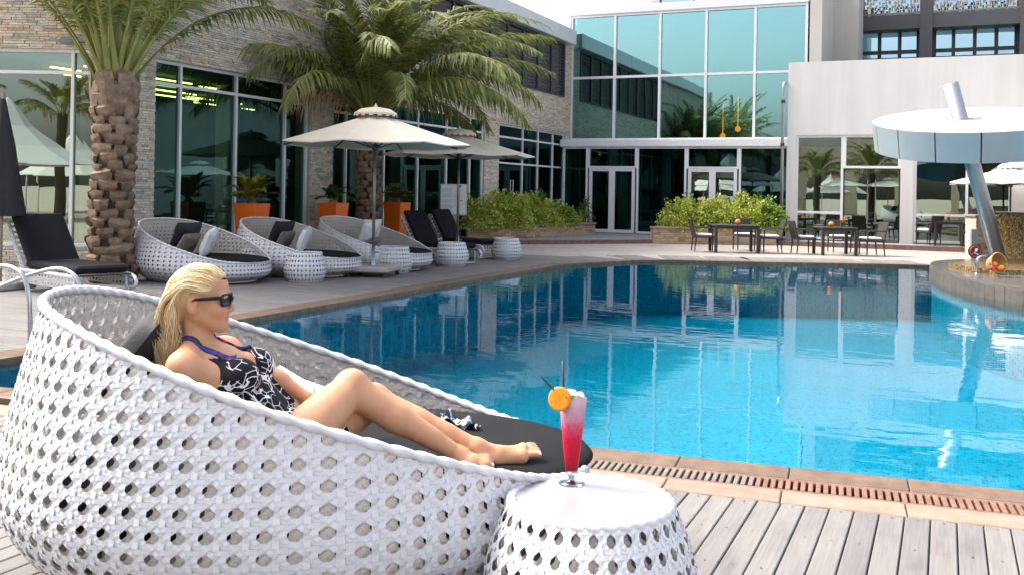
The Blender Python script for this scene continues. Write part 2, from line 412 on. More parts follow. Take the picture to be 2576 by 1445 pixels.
def flat_sheet(name,outer,z,mat,holes=()):
    "sheet with holes, filled with bmesh"
    import bmesh
    bm=bmesh.new()
    for loop in [outer]+list(holes):
        vs_=[bm.verts.new((p[0],p[1],z)) for p in loop]
        for i in range(len(vs_)): bm.edges.new((vs_[i],vs_[(i+1)%len(vs_)]))
    bmesh.ops.triangle_fill(bm,use_beauty=True,use_dissolve=False,edges=bm.edges[:])
    for f in bm.faces:
        if f.normal.z<0: f.normal_flip()
    me=bpy.data.meshes.new(name); bm.to_mesh(me); bm.free(); me.materials.append(mat)
    return link(name,me)
BIG=700
P_out=ring(POOL,.05)
struct(flat_sheet('ground',[(-BIG,-BIG),(BIG,-BIG),(BIG,BIG),(-BIG,BIG)],-.06,M['sand'],[ring(POOL,.02)]))
# pool basin
mb=MB(); n=len(POOL); FLOOR=-1.25
k=mb.pts([(p[0],p[1],-.005) for p in POOL]+[(p[0],p[1],FLOOR) for p in POOL])
for i in range(n): j=(i+1)%n; mb.face(k+i,k+j,k+n+j,k+n+i)
struct(mb.build('pool_wall',M['pool_tile']))
struct(flat_sheet('pool_floor',POOL,FLOOR+.002,M['pool_tile']))
import bmesh as _bm
_q=ring(POOL,-.004); mb=MB(); mb.prism(_q,FLOOR+.006,WZ); wo=mb.build('pool_water',M['water']); struct(wo)
_b=_bm.new(); _b.from_mesh(wo.data); _bm.ops.recalc_face_normals(_b,faces=_b.faces[:]); _b.to_mesh(wo.data); _b.free()
# paving sheet beyond the deck (far terrace) laid round the pool
DECK_Y1=21.6
o=flat_sheet('paving',[(-12.85,DECK_Y1),(-12.85,40),(14,40),(14,ne(15,.4).y-.0),(12.4,ne(14.3,.7).y),(12.4,27.1),(6,27.1)]+[(p[0],p[1]) for p in ring(POOL,.34)[::-1] if p[1]>DECK_Y1-1.2 and p[0]<3 and p[1]<26],-.004,M['paving']); struct(o)
# coping blocks round the left and far edge
inner=[Vector((p[0],p[1],0)) for p in POOL[:14]]
cop=struct(link('pool_coping',None))
def along(pts,step):
    out=[];acc=0
    for a,b in zip(pts,pts[1:]):
        L=(b-a).length; nseg=max(1,round(L/step))
        for i in range(nseg): out.append((a.lerp(b,i/nseg),a.lerp(b,(i+1)/nseg)))
    return out
for a,b in along(inner,.6):
    d=(b-a).normalized(); nn=Vector((-d.y,d.x,0)); g=d*.004
    mb=MB(); q=[a+g-nn*.03,b-g-nn*.03,b-g+nn*.32,a+g+nn*.32]
    c=(a+b)/2
    mb.prism([(p.x-c.x,p.y-c.y) for p in q][::-1],-.07,.012)
    mb.build('coping_stone',M['coping'],cop,loc=c)
# grey timber band behind the far coping
bb=struct(link('edge_deck',None))
far_in=[p for p in inner if p.y>20.5]
for a,b in along(far_in,.118):
    d=(b-a).normalized(); nn=Vector((-d.y,d.x,0)); c=(a+b)/2+nn*1.0; hw_=(b-a).length/2*1.05
    mb=MB(); mb.bbox(-.67,.67,-hw_+.004,hw_-.004,-.03,.006,.005)
    mb.build('plank',M['deck_wood'],bb,loc=c,rot=math.atan2(nn.y,nn.x))
# near edge: coping, drain grate, tan stone strip
def band_block(name,s0,s1,n0,n1,z0,z1,mat,par,g=.0025):
    a,b=ne(s0+g,n0),ne(s1-g,n1); c=ne((s0+s1)/2,(n0+n1)/2)
    mb=MB(); mb.bbox(-(s1-s0)/2+g,(s1-s0)/2-g,-(n1-n0)/2,(n1-n0)/2,z0,z1,.006)
    return mb.build(name,mat,par,loc=c,rot=math.atan2(ned.y,ned.x))
s=-6.8
while s<3.4: band_block('coping_stone',s,s+.62,.455,.70,-.06,.0,M['coping'],cop); s+=.62
ts=struct(link('stone_strip',None)); s=-7.2
while s<3.4: band_block('strip_stone',s,s+.60,.005,.215,-.05,.002,M['tan_strip'],ts); s+=.60
gr=struct(link('drain_grate',None))
mbar=MB(); mbar.bbox(-.0125,.0125,-.085,.085,-.05,.001,.003); mbars=[mbar.mesh('grate_bar',M[q]) for q in('grate_red','grate_grey')]
for i in range(150):
    s=-2.6+i*.0386
    link('grate_bar',mbars[1 if (int((s+3.6)/.86)%3)==0 else 0],gr,ne(s,.335),math.atan2(ned.y,ned.x))
band_block('grate_rail',-7.2,3.4,.217,.2495,-.05,-.001,M['grate_red'],gr); band_block('grate_rail',-7.2,3.4,.4205,.453,-.05,-.001,M['grate_red'],gr)
band_block('grate_bed',-7.2,3.4,.2,.45,-.058,-.052,M['caster'],gr)
# timber deck: boards of the near deck and of the deck along the building
deck=struct(link('deck',None))
mb=MB(); mb.prism([(-12.8,-4),(4,-4),(ne(4.7,0).x,ne(4.7,0).y),(ne(k0-.4,0).x,ne(k0-.4,0).y),(XL-.36,18.5),(-12.8,18.5)][::1],-.055,-.045)
mb.build('deck_base',M['caster'],deck)
PW,PG=.1085,.0065
def board(x0,x1,y0,y1,along_y):
    L=(y1-y0) if along_y else (x1-x0)
    mb=MB(); mb.bbox(-L/2,L/2,-PW/2,PW/2,-.03,0,.004)
    return mb.build('plank',M['deck_wood'],deck,loc=((x0+x1)/2,(y0+y1)/2,R_.uniform(-.0015,.0015)),rot=(0,0,pi/2 if along_y else 0))
x=-7.0
while x<2.6:
    yend=ne((x-NE0.x)/ned.x,0).y
    if x>-2.6: board(x-PW/2,x+PW/2,.9,yend-.006,True)
    else: board(x-PW/2,x+PW/2,1.6,yend-.006,True)
    x+=PW+PG
FY=[p.y for p in far_edge if p.y>16 and p.x<-6.0]; FX=[p.x for p in far_edge if p.y>16 and p.x<-6.0]
y=5.2
while y<DECK_Y1+.3:
    x1=XL-.33
    if y>18: x1=min(x1,1e9) if y<FY[0] else float(np.interp(y,FY,FX))-.42
    board(-12.75,x1,y-PW/2,y+PW/2,False); y+=PW+PG
# screws
mb=MB()
x=-2.2
while x<2.6:
    yend=ne((x-NE0.x)/ned.x,0).y
    for yy in (yend-.045,yend-.48,yend-.93,yend-1.4):
        for dx in(-.032,.030):
            k=mb.pts([(x+dx+.005*math.cos(a*pi/3),yy+R_.uniform(-.006,.006)+.005*math.sin(a*pi/3),.0022) for a in range(6)]); mb.face(*range(k,k+6))
    x+=PW+PG
stuff(mb.build('screw_heads',M['dark_metal'],deck))
# ------------------------------------------------------------------ stone building on the left
XB=-12.8
def stone_rows(rects,rh=(.03,.052),ln=(.09,.32),rng=None):
    "random courses clipped to the rectangles [(s0,s1,z0,z1)] -> list of blocks"
    rng=rng or R_; out=[]; zmin=min(r[2] for r in rects); zmax=max(r[3] for r in rects); z=zmin
    while z<zmax-.01:
        h=rng.uniform(*rh)
        for s0,s1,z0,z1 in rects:
            if z+h*.6<z0 or z+h*.4>z1: continue
            a=max(z,z0); b=min(z+h,z1)
            if b-a<.012: continue
            s=s0-rng.uniform(0,.2)
            while s<s1:
                L=rng.uniform(*ln); e0,e1=max(s,s0),min(s+L,s1)
                if e1-e0>.03: out.append((e0,e1,a,b,rng.uniform(.0,.018),rng.random()))
                s+=L
        z+=h
    return out
bld=thing('stone_building','long stone-clad building with tall dark windows and roof louvres beside the deck','building',(XB,22,0))
def bput(mb,name,mat,par,smooth=False): # build in world coordinates under a parent that sits elsewhere
    o=mb.build(name,mat,par,smooth); pl=Vector((0,0,0)); p=par
    while p is not None: pl+=p.location; p=p.parent
    o.location=-pl; return o
W=[(13.25,17.86,.15,3.78),(18.76,26.78,.15,3.72),(27.82,33.66,.15,3.66)]
rects=[(12.73,13.25,0,3.78),(17.86,18.76,0,3.72),(26.78,27.82,0,3.68),(33.66,34.25,0,3.66),(12.73,34.25,3.78,5.0),(12.73,22,5.0,6.95),(33.35,34.25,5.0,6.95),
       (13.25,17.86,0,.15),(18.76,26.78,0,.15),(27.82,33.66,0,.15),(17.86,34.25,3.72,3.78),(26.78,34.25,3.66,3.72)]
mb=MB()
for s0,s1,z0,z1 in rects[:8]+rects[7:10]: mb.box(XB-.4,XB-.03,s0,s1,z0,z1)
mb.box(XB-.4,XB-.03,17.86,34.25,3.72,3.7801)
mb.box(XB-.4,XB-.2,22,33.35,5.0,6.95)
bput(mb,'backing_wall',M['mortar'],bld)
mainT=lambda s,z,o:(XB-.03+.012+o,s,z)
P0=at(330,400,16.8); P0.z=0; P0.x=XB; fd=Vector((-CP,-SP,0)); fnv=Vector((SP,-CP,0))
facT=lambda s,z,o:tuple(P0+fd*s+fnv*(-.03+.012+o)+Vector((0,0,z)))
frects=[(-.0,.62,0,3.85),(.62,4.3,0,.46),(4.3,7,0,3.85),(0,7,3.85,6.95)]
mb=MB()
for s0,s1,z0,z1 in frects:
    q=[P0+fd*s0-fnv*.03,P0+fd*s1-fnv*.03,P0+fd*s1-fnv*.4,P0+fd*s0-fnv*.4]
    mb.prism([(p.x,p.y) for p in q],z0,z1)
bput(mb,'backing_wall',M['mortar'],bld)
blocks=[(b,mainT) for b in stone_rows(rects)]+[(b,facT) for b in stone_rows(frects)]
def bdist(bt):
    b,T=bt; p=Vector(T((b[0]+b[1])/2,(b[2]+b[3])/2,0)); d=dep_of(p)
    lat=(p.x*CP+p.y*SP)/d; inside=abs(lat)<.52 and p.z<1.54+.19*d and p.z>.4
    return (b[1]-b[0])*(b[3]-b[2])/d/d if inside else 0
blocks.sort(key=bdist,reverse=True)
def block_geo(mb,b,T):
    e0,e1,z0,z1,o,r=b; g=.0012; q=[T(e0+g,z0+g,-.012),T(e1-g,z0+g,-.012),T(e1-g,z1-g,-.012),T(e0+g,z1-g,-.012)]
    c=.004; f=[T(e0+g+c,z0+g+c,o),T(e1-g-c,z0+g+c,o),T(e1-g-c,z1-g-c,o),T(e0+g+c,z1-g-c,o)]
    k=mb.pts(q+f); mb.ct=r
    for F in((4,5,6,7),(0,1,5,4),(1,2,6,5),(2,3,7,6),(3,0,4,7)): mb.face(*[k+i for i in F])
for b,T in blocks[:280]:
    mb=MB(); b=list(b); r=b[5]; c=Vector(T((b[0]+b[1])/2,(b[2]+b[3])/2,0))
    block_geo(mb,tuple(b),T); mb.ct=0; mb.t=[0]*len(mb.t); mb.v=[tuple(Vector(v)-c) for v in mb.v]
    mb.build('stone',M['ledgestone_single'],bld,loc=c-bld.location)
mb=MB()
for b,T in blocks[280:]: block_geo(mb,b,T)
stuff(bput(mb,'stone_cladding',M['ledgestone'],bld))
def wframe(par,a,b,z0,z1,vert,horz,T,mat,glass,fw=.055,dp=.1,name='window',label=None,rail=None):
    "window between s=a..b: frame bars with depth, each pane a sheet of its own"
    w=link(name,None,par)
    vs_=[a]+list(vert)+[b]; hs=[z0]+list(horz)+[z1]
    def bar(s0,s1,q0,q1,nm,d0=0,d1=None):
        mb=MB(); d1=dp if d1 is None else d1
        P=[Vector(T(s,z,o)) for o in(d0-d1/2,d0+d1/2) for s,z in((s0,q0),(s1,q0),(s1,q1),(s0,q1))]
        k=mb.pts(P)
        for F in((3,2,1,0),(4,5,6,7),(0,1,5,4),(1,2,6,5),(2,3,7,6),(3,0,4,7)): mb.face(*[k+i for i in F])
        bput(mb,nm,mat,w)
    for i,s_ in enumerate(vs_):
        h=fw/2 if 0<i<len(vs_)-1 else fw/2
        o_=(fw/2 if i==0 else -fw/2 if i==len(vs_)-1 else 0)
        bar(s_+o_-h,s_+o_+h,z0,z1,'mullion')
    for i,z_ in enumerate(hs):
        o_=(fw/2 if i==0 else -fw/2 if i==len(hs)-1 else 0)
        for s0,s1 in zip(vs_,vs_[1:]):
            e0=fw if s0==a else fw/2; e1=fw if s1==b else fw/2
            bar(s0+e0,s1-e1,z_+o_-fw/2,z_+o_+fw/2,'transom',0,dp*.9)
    for s0,s1 in zip(vs_,vs_[1:]):
        for q0,q1 in zip(hs,hs[1:]):
            mb=MB(); tl=R_.uniform(-.002,.002)
            for o_ in(-.004,.004):
                mb.quad(*[T(s,z,o_+tl*k_) for k_,(s,z) in enumerate(((s0+.02,q0+.02),(s1-.02,q0+.02),(s1-.02,q1-.02),(s0+.02,q1-.02)))])
                break
            bput(mb,'pane',glass,w)
    return w
Tm=lambda s,z,o:(XB-.13+o,s,z)
wframe(bld,W[0][0],W[0][1],W[0][2],W[0][3],[13.95,15.5,17.07],[3.36],Tm,M['white_metal'],M['glass_dark'])
wframe(bld,W[1][0],W[1][1],W[1][2],W[1][3],[19.4,21.1,22.81,24.45,25.92],[3.30],Tm,M['white_metal'],M['glass_dark'])
wframe(bld,W[2][0],W[2][1],W[2][2],W[2][3],[29.86,31.19,32.57],[2.43,3.26],Tm,M['white_metal'],M['glass_dark'])
Tf=lambda s,z,o:tuple(P0+fd*s+fnv*(-.13+o)+Vector((0,0,z)))
wframe(bld,.62,4.3,.46,3.85,[1.07,2.75],[3.45],Tf,M['white_metal'],M['glass_shop'])
# door pull handles in the far window
for yy in(28.75,28.95):
    mb=MB(); mb.tube([(XB-.02,yy,.6),(XB-.02,yy,1.9)],.018,8); mb.tube([(XB-.02,yy,.8),(XB-.12,yy,.8)],.012,6); mb.tube([(XB-.02,yy,1.7),(XB-.12,yy,1.7)],.012,6)
    bput(mb,'door_handle',M['steel'],bld)
# room behind the windows
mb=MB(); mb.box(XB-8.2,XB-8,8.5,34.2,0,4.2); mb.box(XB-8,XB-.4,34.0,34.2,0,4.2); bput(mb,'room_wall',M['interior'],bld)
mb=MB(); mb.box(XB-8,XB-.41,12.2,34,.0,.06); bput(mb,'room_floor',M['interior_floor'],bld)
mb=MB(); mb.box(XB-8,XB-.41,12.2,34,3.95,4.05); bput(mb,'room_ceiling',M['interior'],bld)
for i in range(5):
    mb=MB(); c=at(130+0*i,300,17.2); y_=14.5+4*i; mb.box(XB-3.2,XB-2.8,y_,y_+.4,.06,3.95); bput(mb,'room_column',M['beige_wall'],bld)
M['slat']=plain('slat',(.13,.13,.14),.5,.2,.1)
# louvre band: posts and each slat
lv=link('louvre_panel',None,bld)
for i in range(10):
    y_=22.05+i*1.255; mb=MB(); mb.box(XB-.06,XB+.02,y_-.05,y_+.05,5.0,6.93); bput(mb,'louvre_post',M['louvre'],lv)
for j in range(17):
    z_=5.04+j*.112; mb=MB(); Mx=Matrix.Translation((XB-.09,27.7,z_))@Matrix.Rotation(math.radians(35),4,'Y'); mb.box(-.055,.055,-5.62,5.62,-.012,.012,Mx)
    bput(mb,'slat',M['slat'],lv)
mb=MB(); mb.box(XB-.1,XB+.03,22,33.35,6.86,6.95); mb.box(XB-.1,XB+.03,22,33.35,4.985,5.04); mb.box(XB-.1,XB+.03,33.27,33.37,5.04,6.86); bput(mb,'louvre_frame',M['louvre'],lv)
mb=MB(); mb.bbox(XB-.6,XB+.25,12.9,33.9,6.955,7.5,.02); bput(mb,'fascia',M['fascia'],bld)
mb=MB(); mb.box(XB-9,XB-.6,12.9,34.1,6.8,7.2); bput(mb,'roof',M['beige_wall'],bld)
# strip lights on the ceiling of the room
for i,(y_,x_,L) in enumerate([(15.0,-2.2,1.6),(15.2,-3.0,2.2),(15.6,-3.8,2.0),(16.6,-2.4,1.7),(16.9,-3.3,2.2),(18.4,-4.2,2.4),(18.6,-2.6,1.4),(19.5,-5.2,2.6),(21.0,-4.8,2.2),(22.6,-5.8,2.6)]):
    lt=MB(); lt.bbox(-.018,.018,-L/2,L/2,-.015,.015,.006)
    tag(lt.build('strip_light',M['tube_light'],None,loc=(XB+x_-.6,y_,3.86)),'thin yellow strip light on the ceiling behind the stone building window','ceiling light','strip lights behind the windows')
mb=MB(); mb.box(-20.5,-16.75,45,46,6.5,9.75); tag(mb.build('far_brown_roof',M['brown_roof']),'dark brown roof block showing behind the stone building','roof')
# ------------------------------------------------------------------ glass hall
YF,YL=34.2,33.3
hall=thing('glass_hall','two-storey glass hall with teal panes in thin white frames','building',(-8.8,YF,0))
TF=lambda s,z,o:(s,YF-o,z)
up=[ony(x,200,YF).x for x in(1436,1547,1660,1776,1899,2031)]
wframe(hall,up[0],up[-1],3.45,8.08,up[1:-1],[5.77],TF,M['white_metal'],M['glass_teal'],.085,.16,'curtain_wall')
mb=MB(); mb.bbox(up[0]-.2,up[-1]+.03,YF-.12,YF+.5,8.083,8.36,.01); mb.box(up[0]-.22,up[0]-.003,YF-.125,YF+.4,3.3,8.4); bput(mb,'parapet',M['white_metal'],hall)
TL_=lambda s,z,o:(s,YL-o,z)
lo=[XB+.05]+[ony(x,400,YL).x for x in(1480,1603,1728,1860,1985)]
mb=MB(); mb.bbox(lo[0]-.1,lo[-1]+.3,YL-.14,YF+.02,3.18,3.44,.012); bput(mb,'canopy_band',M['white_metal'],hall)
for i in range(5):
    a,b=lo[i],lo[i+1]
    if i in(1,3):
        wframe(hall,a,b,2.42,3.18,[],[],TL_,M['white_metal'],M['glass_dark'],.07,.12)
        d=link('door',None,hall)
        mid=(a+b)/2
        for s0,s1 in((a+.06,mid),(mid,b-.06)):
            lf=wframe(d,s0,s1,.13,2.42,[],[],TL_,M['white_metal'],M['glass_dark'] if i==1 else M['glass_shop'],.11,.09,'door_leaf')
    else: wframe(hall,a,b,.13,3.18,[],[],TL_,M['white_metal'],M['glass_dark'],.07,.12)
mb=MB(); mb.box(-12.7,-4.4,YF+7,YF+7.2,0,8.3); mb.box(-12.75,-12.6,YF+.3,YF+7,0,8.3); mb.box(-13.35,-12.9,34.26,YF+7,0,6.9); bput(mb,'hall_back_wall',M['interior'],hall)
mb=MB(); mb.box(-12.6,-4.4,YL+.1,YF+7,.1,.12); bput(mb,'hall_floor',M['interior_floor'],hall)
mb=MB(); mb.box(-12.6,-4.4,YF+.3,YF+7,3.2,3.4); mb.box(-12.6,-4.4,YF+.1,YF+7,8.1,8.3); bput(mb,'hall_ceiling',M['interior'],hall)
for x_ in up[1:-1]:
    mb=MB(); mb.box(x_-.16,x_+.16,YF+1.1,YF+1.4,.12,8.1); bput(mb,'hall_column',M['beige_wall'],hall)
for i,(px,py) in enumerate([(1818,343),(1856,325),(1790,300)]):
    p=ony(px,py,YF+2.2); mb=MB(); mb.lathe([(0,-.11),(.09,-.07),(.11,0),(.08,.08),(.02,.12),(.012,1.2)],12)
    tag(mb.build('pendant_lamp',M['warm_lamp'],None,True,loc=p),'glowing orange pendant lamp hanging inside the glass hall','lamp','pendant lamps in the glass hall')
# end wall of the hall and the dark hotel block behind
ew=MB(); a=ony(2036,60,YF).x; ew.box(a+.03,a+.42,YF-.1,YF+5.5,0,9.6); ew.box(a+.42,a+1.3,YF+3.4,YF+5.5,0,9.6)
tag(ew.build('end_wall',M['beige_wall']),'tall beige end wall between the glass hall and dark hotel block','wall')
tw=thing('hotel_block','dark framed hotel block with window bays and patterned balcony screens','building',(2,40,0)); YT=40.
def tb(x0,x1,z0,z1,y0,y1,nm,mat,par=None):
    mb=MB(); mb.box(x0,x1,y0,y1,z0,z1); return bput(mb,nm,mat,par or tw)
xa=ony(2095,60,YT).x; xc=ony(2330,60,YT).x; zt=lambda y,x=2330: ony(x,y,YT).z
xw=(xc-xa)
TT=lambda s,z,o:(s,YT+.8-o,z)
tb(xa-1.2,xa+14,zt(72)-.0,zt(36),YT-.2,YT+.7,'balcony_slab',M['tower_dark'])
tb(xa-1.2,xa+14,0,zt(152),YT-.2,YT+.75,'lower_wall',M['tower_dark'])
tb(xa-1.2,xa+14,zt(36)+.001,14,YT+2.2,YT+2.4,'recess_wall',M['interior'])
for k_ in range(3):
    x0=xa+k_*xw; tb(x0-.22,x0+.22,zt(152)+.002,12.5,YT-.25,YT+.78,'pier',M['tower_dark'])
    ztw=lambda y:ony(2330,y,YT+.8).z; zz0,zz1=ztw(152),ztw(62); z3=ztw(129)
    wframe(tw,x0+.22,x0+xw-.22,zz0,zz1,[x0+.22+(xw-.44)*q/4 for q in(1,2,3)],[z3+.0],TT,M['dark_metal'],M['glass_tower'],.13,.2)
    wframe(tw,x0+.22,x0+xw-.22,zt(36)+.003,12.,[x0+.22+(xw-.44)*q/3 for q in(1,2)],[],lambda s,z,o:(s,YT+2.1-o,z),M['white_metal'],M['glass_tower'],.1,.15)
    # pierced balcony screen
    sc_=link('balcony_screen',None,tw); z0_=zt(33); nx=26; acc=MB()
    for i in range(nx):
        for j in range(7):
            s0=x0+.24+(xw-.48)*i/nx; w_=(xw-.48)/nx; zz=z0_+.12+j*.14
            if (i*7+j*3)%5==0: continue
            mb=MB(); mb.box(s0+.012,s0+w_-.012,YT-.06,YT-.03,zz,zz+.12); 
            if j==0 and i==0: bput(mb,'screen_plate',M['pole'],sc_); continue
            acc.box(s0+.012,s0+w_-.012-(.04 if (i+j)%2 else 0),YT-.06,YT-.03,zz,zz+.12-(.05 if (i*3+j)%4==0 else 0))
    stuff(bput(acc,'screen_pattern',M['pole'],sc_))
    tb(x0+.23,x0+xw-.23,z0_,z0_+.06,YT-.09,YT-.0,'screen_rail',M['pole'],sc_)
# set-back block above the hall
sb=thing('setback_block','small upper block with blue windows above the glass hall roof','building',(-6,38,0))
mb=MB(); x0=ony(1637,2,38).x; mb.box(x0,x0+7.5,38,40,8.3,12); bput(mb,'wall',M['white_wall'],sb)
wframe(sb,x0+.4,x0+7.2,8.4,10.5,[x0+.4+1.36*i for i in range(1,5)],[],lambda s,z,o:(s,37.93-o,z),M['dark_metal'],M['glass_tower'],.06,.1)
# ------------------------------------------------------------------ white restaurant wing on the right
YW=32.6
wing=thing('white_wing','white rendered restaurant wing with large ground floor windows and glass door','building',(-1,YW,0))
TW=lambda s,z,o:(s,YW-o+.1,z)
xs=[ony(x,500,YW).x for x in(1978,2000,2120,2264,2298,2432,2545)]
ztop=ony(1979,158,YW).z; zh=ony(2060,340,YW).z; zr=1.03; zb=.17
def wb(x0,x1,z0,z1,nm='wall',d=.35):
    mb=MB(); mb.box(x0,x1,YW,YW+d,z0,z1); return bput(mb,nm,M['white_wall'],wing)
wb(xs[0],9,zh,ztop); wb(xs[0],xs[1],0,zh); wb(xs[3],xs[4],0,zh,'column'); wb(xs[6],xs[6]+.5,0,zh,'column'); wb(xs[6]+.5,9,0,zh)
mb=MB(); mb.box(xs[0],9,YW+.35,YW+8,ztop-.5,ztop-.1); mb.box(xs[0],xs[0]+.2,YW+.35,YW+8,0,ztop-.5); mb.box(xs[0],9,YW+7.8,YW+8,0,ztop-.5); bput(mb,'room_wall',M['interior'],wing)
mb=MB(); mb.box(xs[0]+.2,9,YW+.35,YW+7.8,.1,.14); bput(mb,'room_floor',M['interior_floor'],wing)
wframe(wing,xs[1],xs[2],zb,zh,[],[zr],TW,M['white_metal'],M['glass_shop'],.075,.12)
wframe(wing,xs[2],xs[3],2.45,zh,[],[],TW,M['white_metal'],M['glass_shop'],.075,.12)
dr=link('door',None,wing); md=(xs[2]+xs[3])/2
for s0,s1 in((xs[2]+.04,md-.004),(md+.004,xs[3]-.04)):
    mb=MB(); mb.box(s0,s1,YW+.075,YW+.087,zb,2.43); bput(mb,'door_leaf',M['glass_shop'],dr)
for s_ in(md-.12,md+.12):
    mb=MB(); mb.tube([(s_,YW+.02,.7),(s_,YW+.02,2.1)],.018,8); 
    for z_ in(.9,1.9): mb.tube([(s_,YW+.02,z_),(s_,YW+.085,z_)],.01,6)
    bput(mb,'door_handle',M['steel'],dr)
wframe(wing,xs[4],xs[6],zb,zh,[xs[5]],[zr],TW,M['white_metal'],M['glass_shop'],.075,.12)
mb=MB(); mb.box(xs[2]+.05,xs[2]+.62,YW+1.6,YW+1.75,.14,3.2); mb.box(xs[5]+.5,xs[5]+1.0,YW+2.2,YW+2.4,.14,3.2); bput(mb,'wood_and_glow_panel',M['interior_wood_glow'],wing)  # wood panel at the door; the other's orange stands in for lit curtains
mb=MB(); px_=ony(1975,300,YW).x-.06
mb.tube([(px_+.12,YW-.05,ony(1975,212,YW).z),(px_+.03,YW-.07,ony(1975,210,YW).z),(px_,YW-.07,ony(1975,222,YW).z),(px_,YW-.07,.3)],.05,8)
dp_=thing('drain_pipe','grey drain pipe running down the corner of the white wing','pipe',(px_,YW-.07,0)); bput(mb,'pipe',M['brushed'],dp_,True)
for z_ in(3.2,1.2,4.6):
    mb=MB(); mb.lathe([(.068,-.05),(.068,.05)],10,Matrix.Translation((px_,YW-.07,z_))); bput(mb,'collar',M['dark_metal'],dp_)
# ------------------------------------------------------------------ raised platforms with brick risers
plat=struct(link('platform',None))
pl_poly=[(-12.78,24.9),(-11.7,25.75),(-10.6,26.9),(-9.4,28.2),(-8.35,29.45),(-8.35,33.25),(-12.78,33.25)]
mb=MB(); mb.prism(pl_poly,-.03,.115); mb.build('platform_top',M['grey_paver'],plat)
def riser(pts,z0,z1,par):
    for a,b in along(pts,.11):
        d=(b-a).normalized(); nn=Vector((d.y,-d.x,0)); c=(a+b)/2+nn*.03
        mb=MB(); mb.bbox(-.052,.052,-.05,.05,z0,z1,.005); mb.build('brick',M['brick_red'],par,loc=(c.x,c.y,0),rot=math.atan2(d.y,d.x))
riser([Vector((*p,0)) for p in pl_poly[:5]],-.01,.122,plat)
plat2=struct(link('platform',None))
mb=MB(); mb.prism([(-4.75,31.35),(8,31.35),(8,32.62),(-4.75,32.62)],-.03,.135); mb.build('platform_top',M['brick_grey'],plat2)
riser([Vector((-4.75,31.33,0)),Vector((1.6,31.33,0))],-.01,.14,plat2)
# ------------------------------------------------------------------ stone planter beds
def planter(label,front,back,z0,z1,group=None):
    c=Vector((sum(p[0] for p in front)/len(front),sum(p[1] for p in front)/len(front),0))
    t=thing('stone_planter',label,'planter',c)
    poly=front+back; mb=MB(); mb.prism([tuple(p) for p in poly],z0,z1-.08); bput(mb,'soil_bed',M['soil'],t)
    pts=[Vector((*p,0)) for p in front]
    for a,b in zip(pts,pts[1:]):
        d=(b-a).normalized(); nn=Vector((d.y,-d.x,0)); L=(b-a).length; ang=math.atan2(d.y,d.x)
        for e0,e1,q0,q1,o_,r in stone_rows([(0,L,z0,z1-.07)],(.055,.085),(.16,.45)):
            m_=MB(); m_.bbox(-(e1-e0)/2+.002,(e1-e0)/2-.002,-.05,.03+o_,-(q1-q0)/2+.002,(q1-q0)/2-.002,.007,Matrix.Rotation(pi,4,'Z'))
            p=a+d*(e0+e1)/2; m_.build('stone',M['bedstone_single'],t,loc=(p.x+nn.x*.03-t.location.x,p.y+nn.y*.03-t.location.y,(q0+q1)/2),rot=ang)
        m_=MB(); m_.bbox(-L/2-.03,L/2+.03,-.12,.07,z1-.068,z1,.012,Matrix.Rotation(pi,4,'Z')); p=(a+b)/2
        m_.build('cap_stone',M['tan_strip'],t,loc=(p.x+nn.x*.03-t.location.x,p.y+nn.y*.03-t.location.y,0),rot=ang)
    return t
planter('long curved stone planter bed with shrubs beside the stone building',[(-12.75,25.5),(-12.3,26.6),(-11.85,28.2),(-11.35,30.0),(-10.95,31.6)],[(-11.6,31.8),(-12.75,31.0)],.115,.52)
planter('low stone planter bed with shrubs behind the dining table',[(-8.25,33.2),(-8.28,29.45),(-6.6,30.4),(-4.82,31.3)],[(-4.82,32.5),(-6.2,33.2)],0,.52)
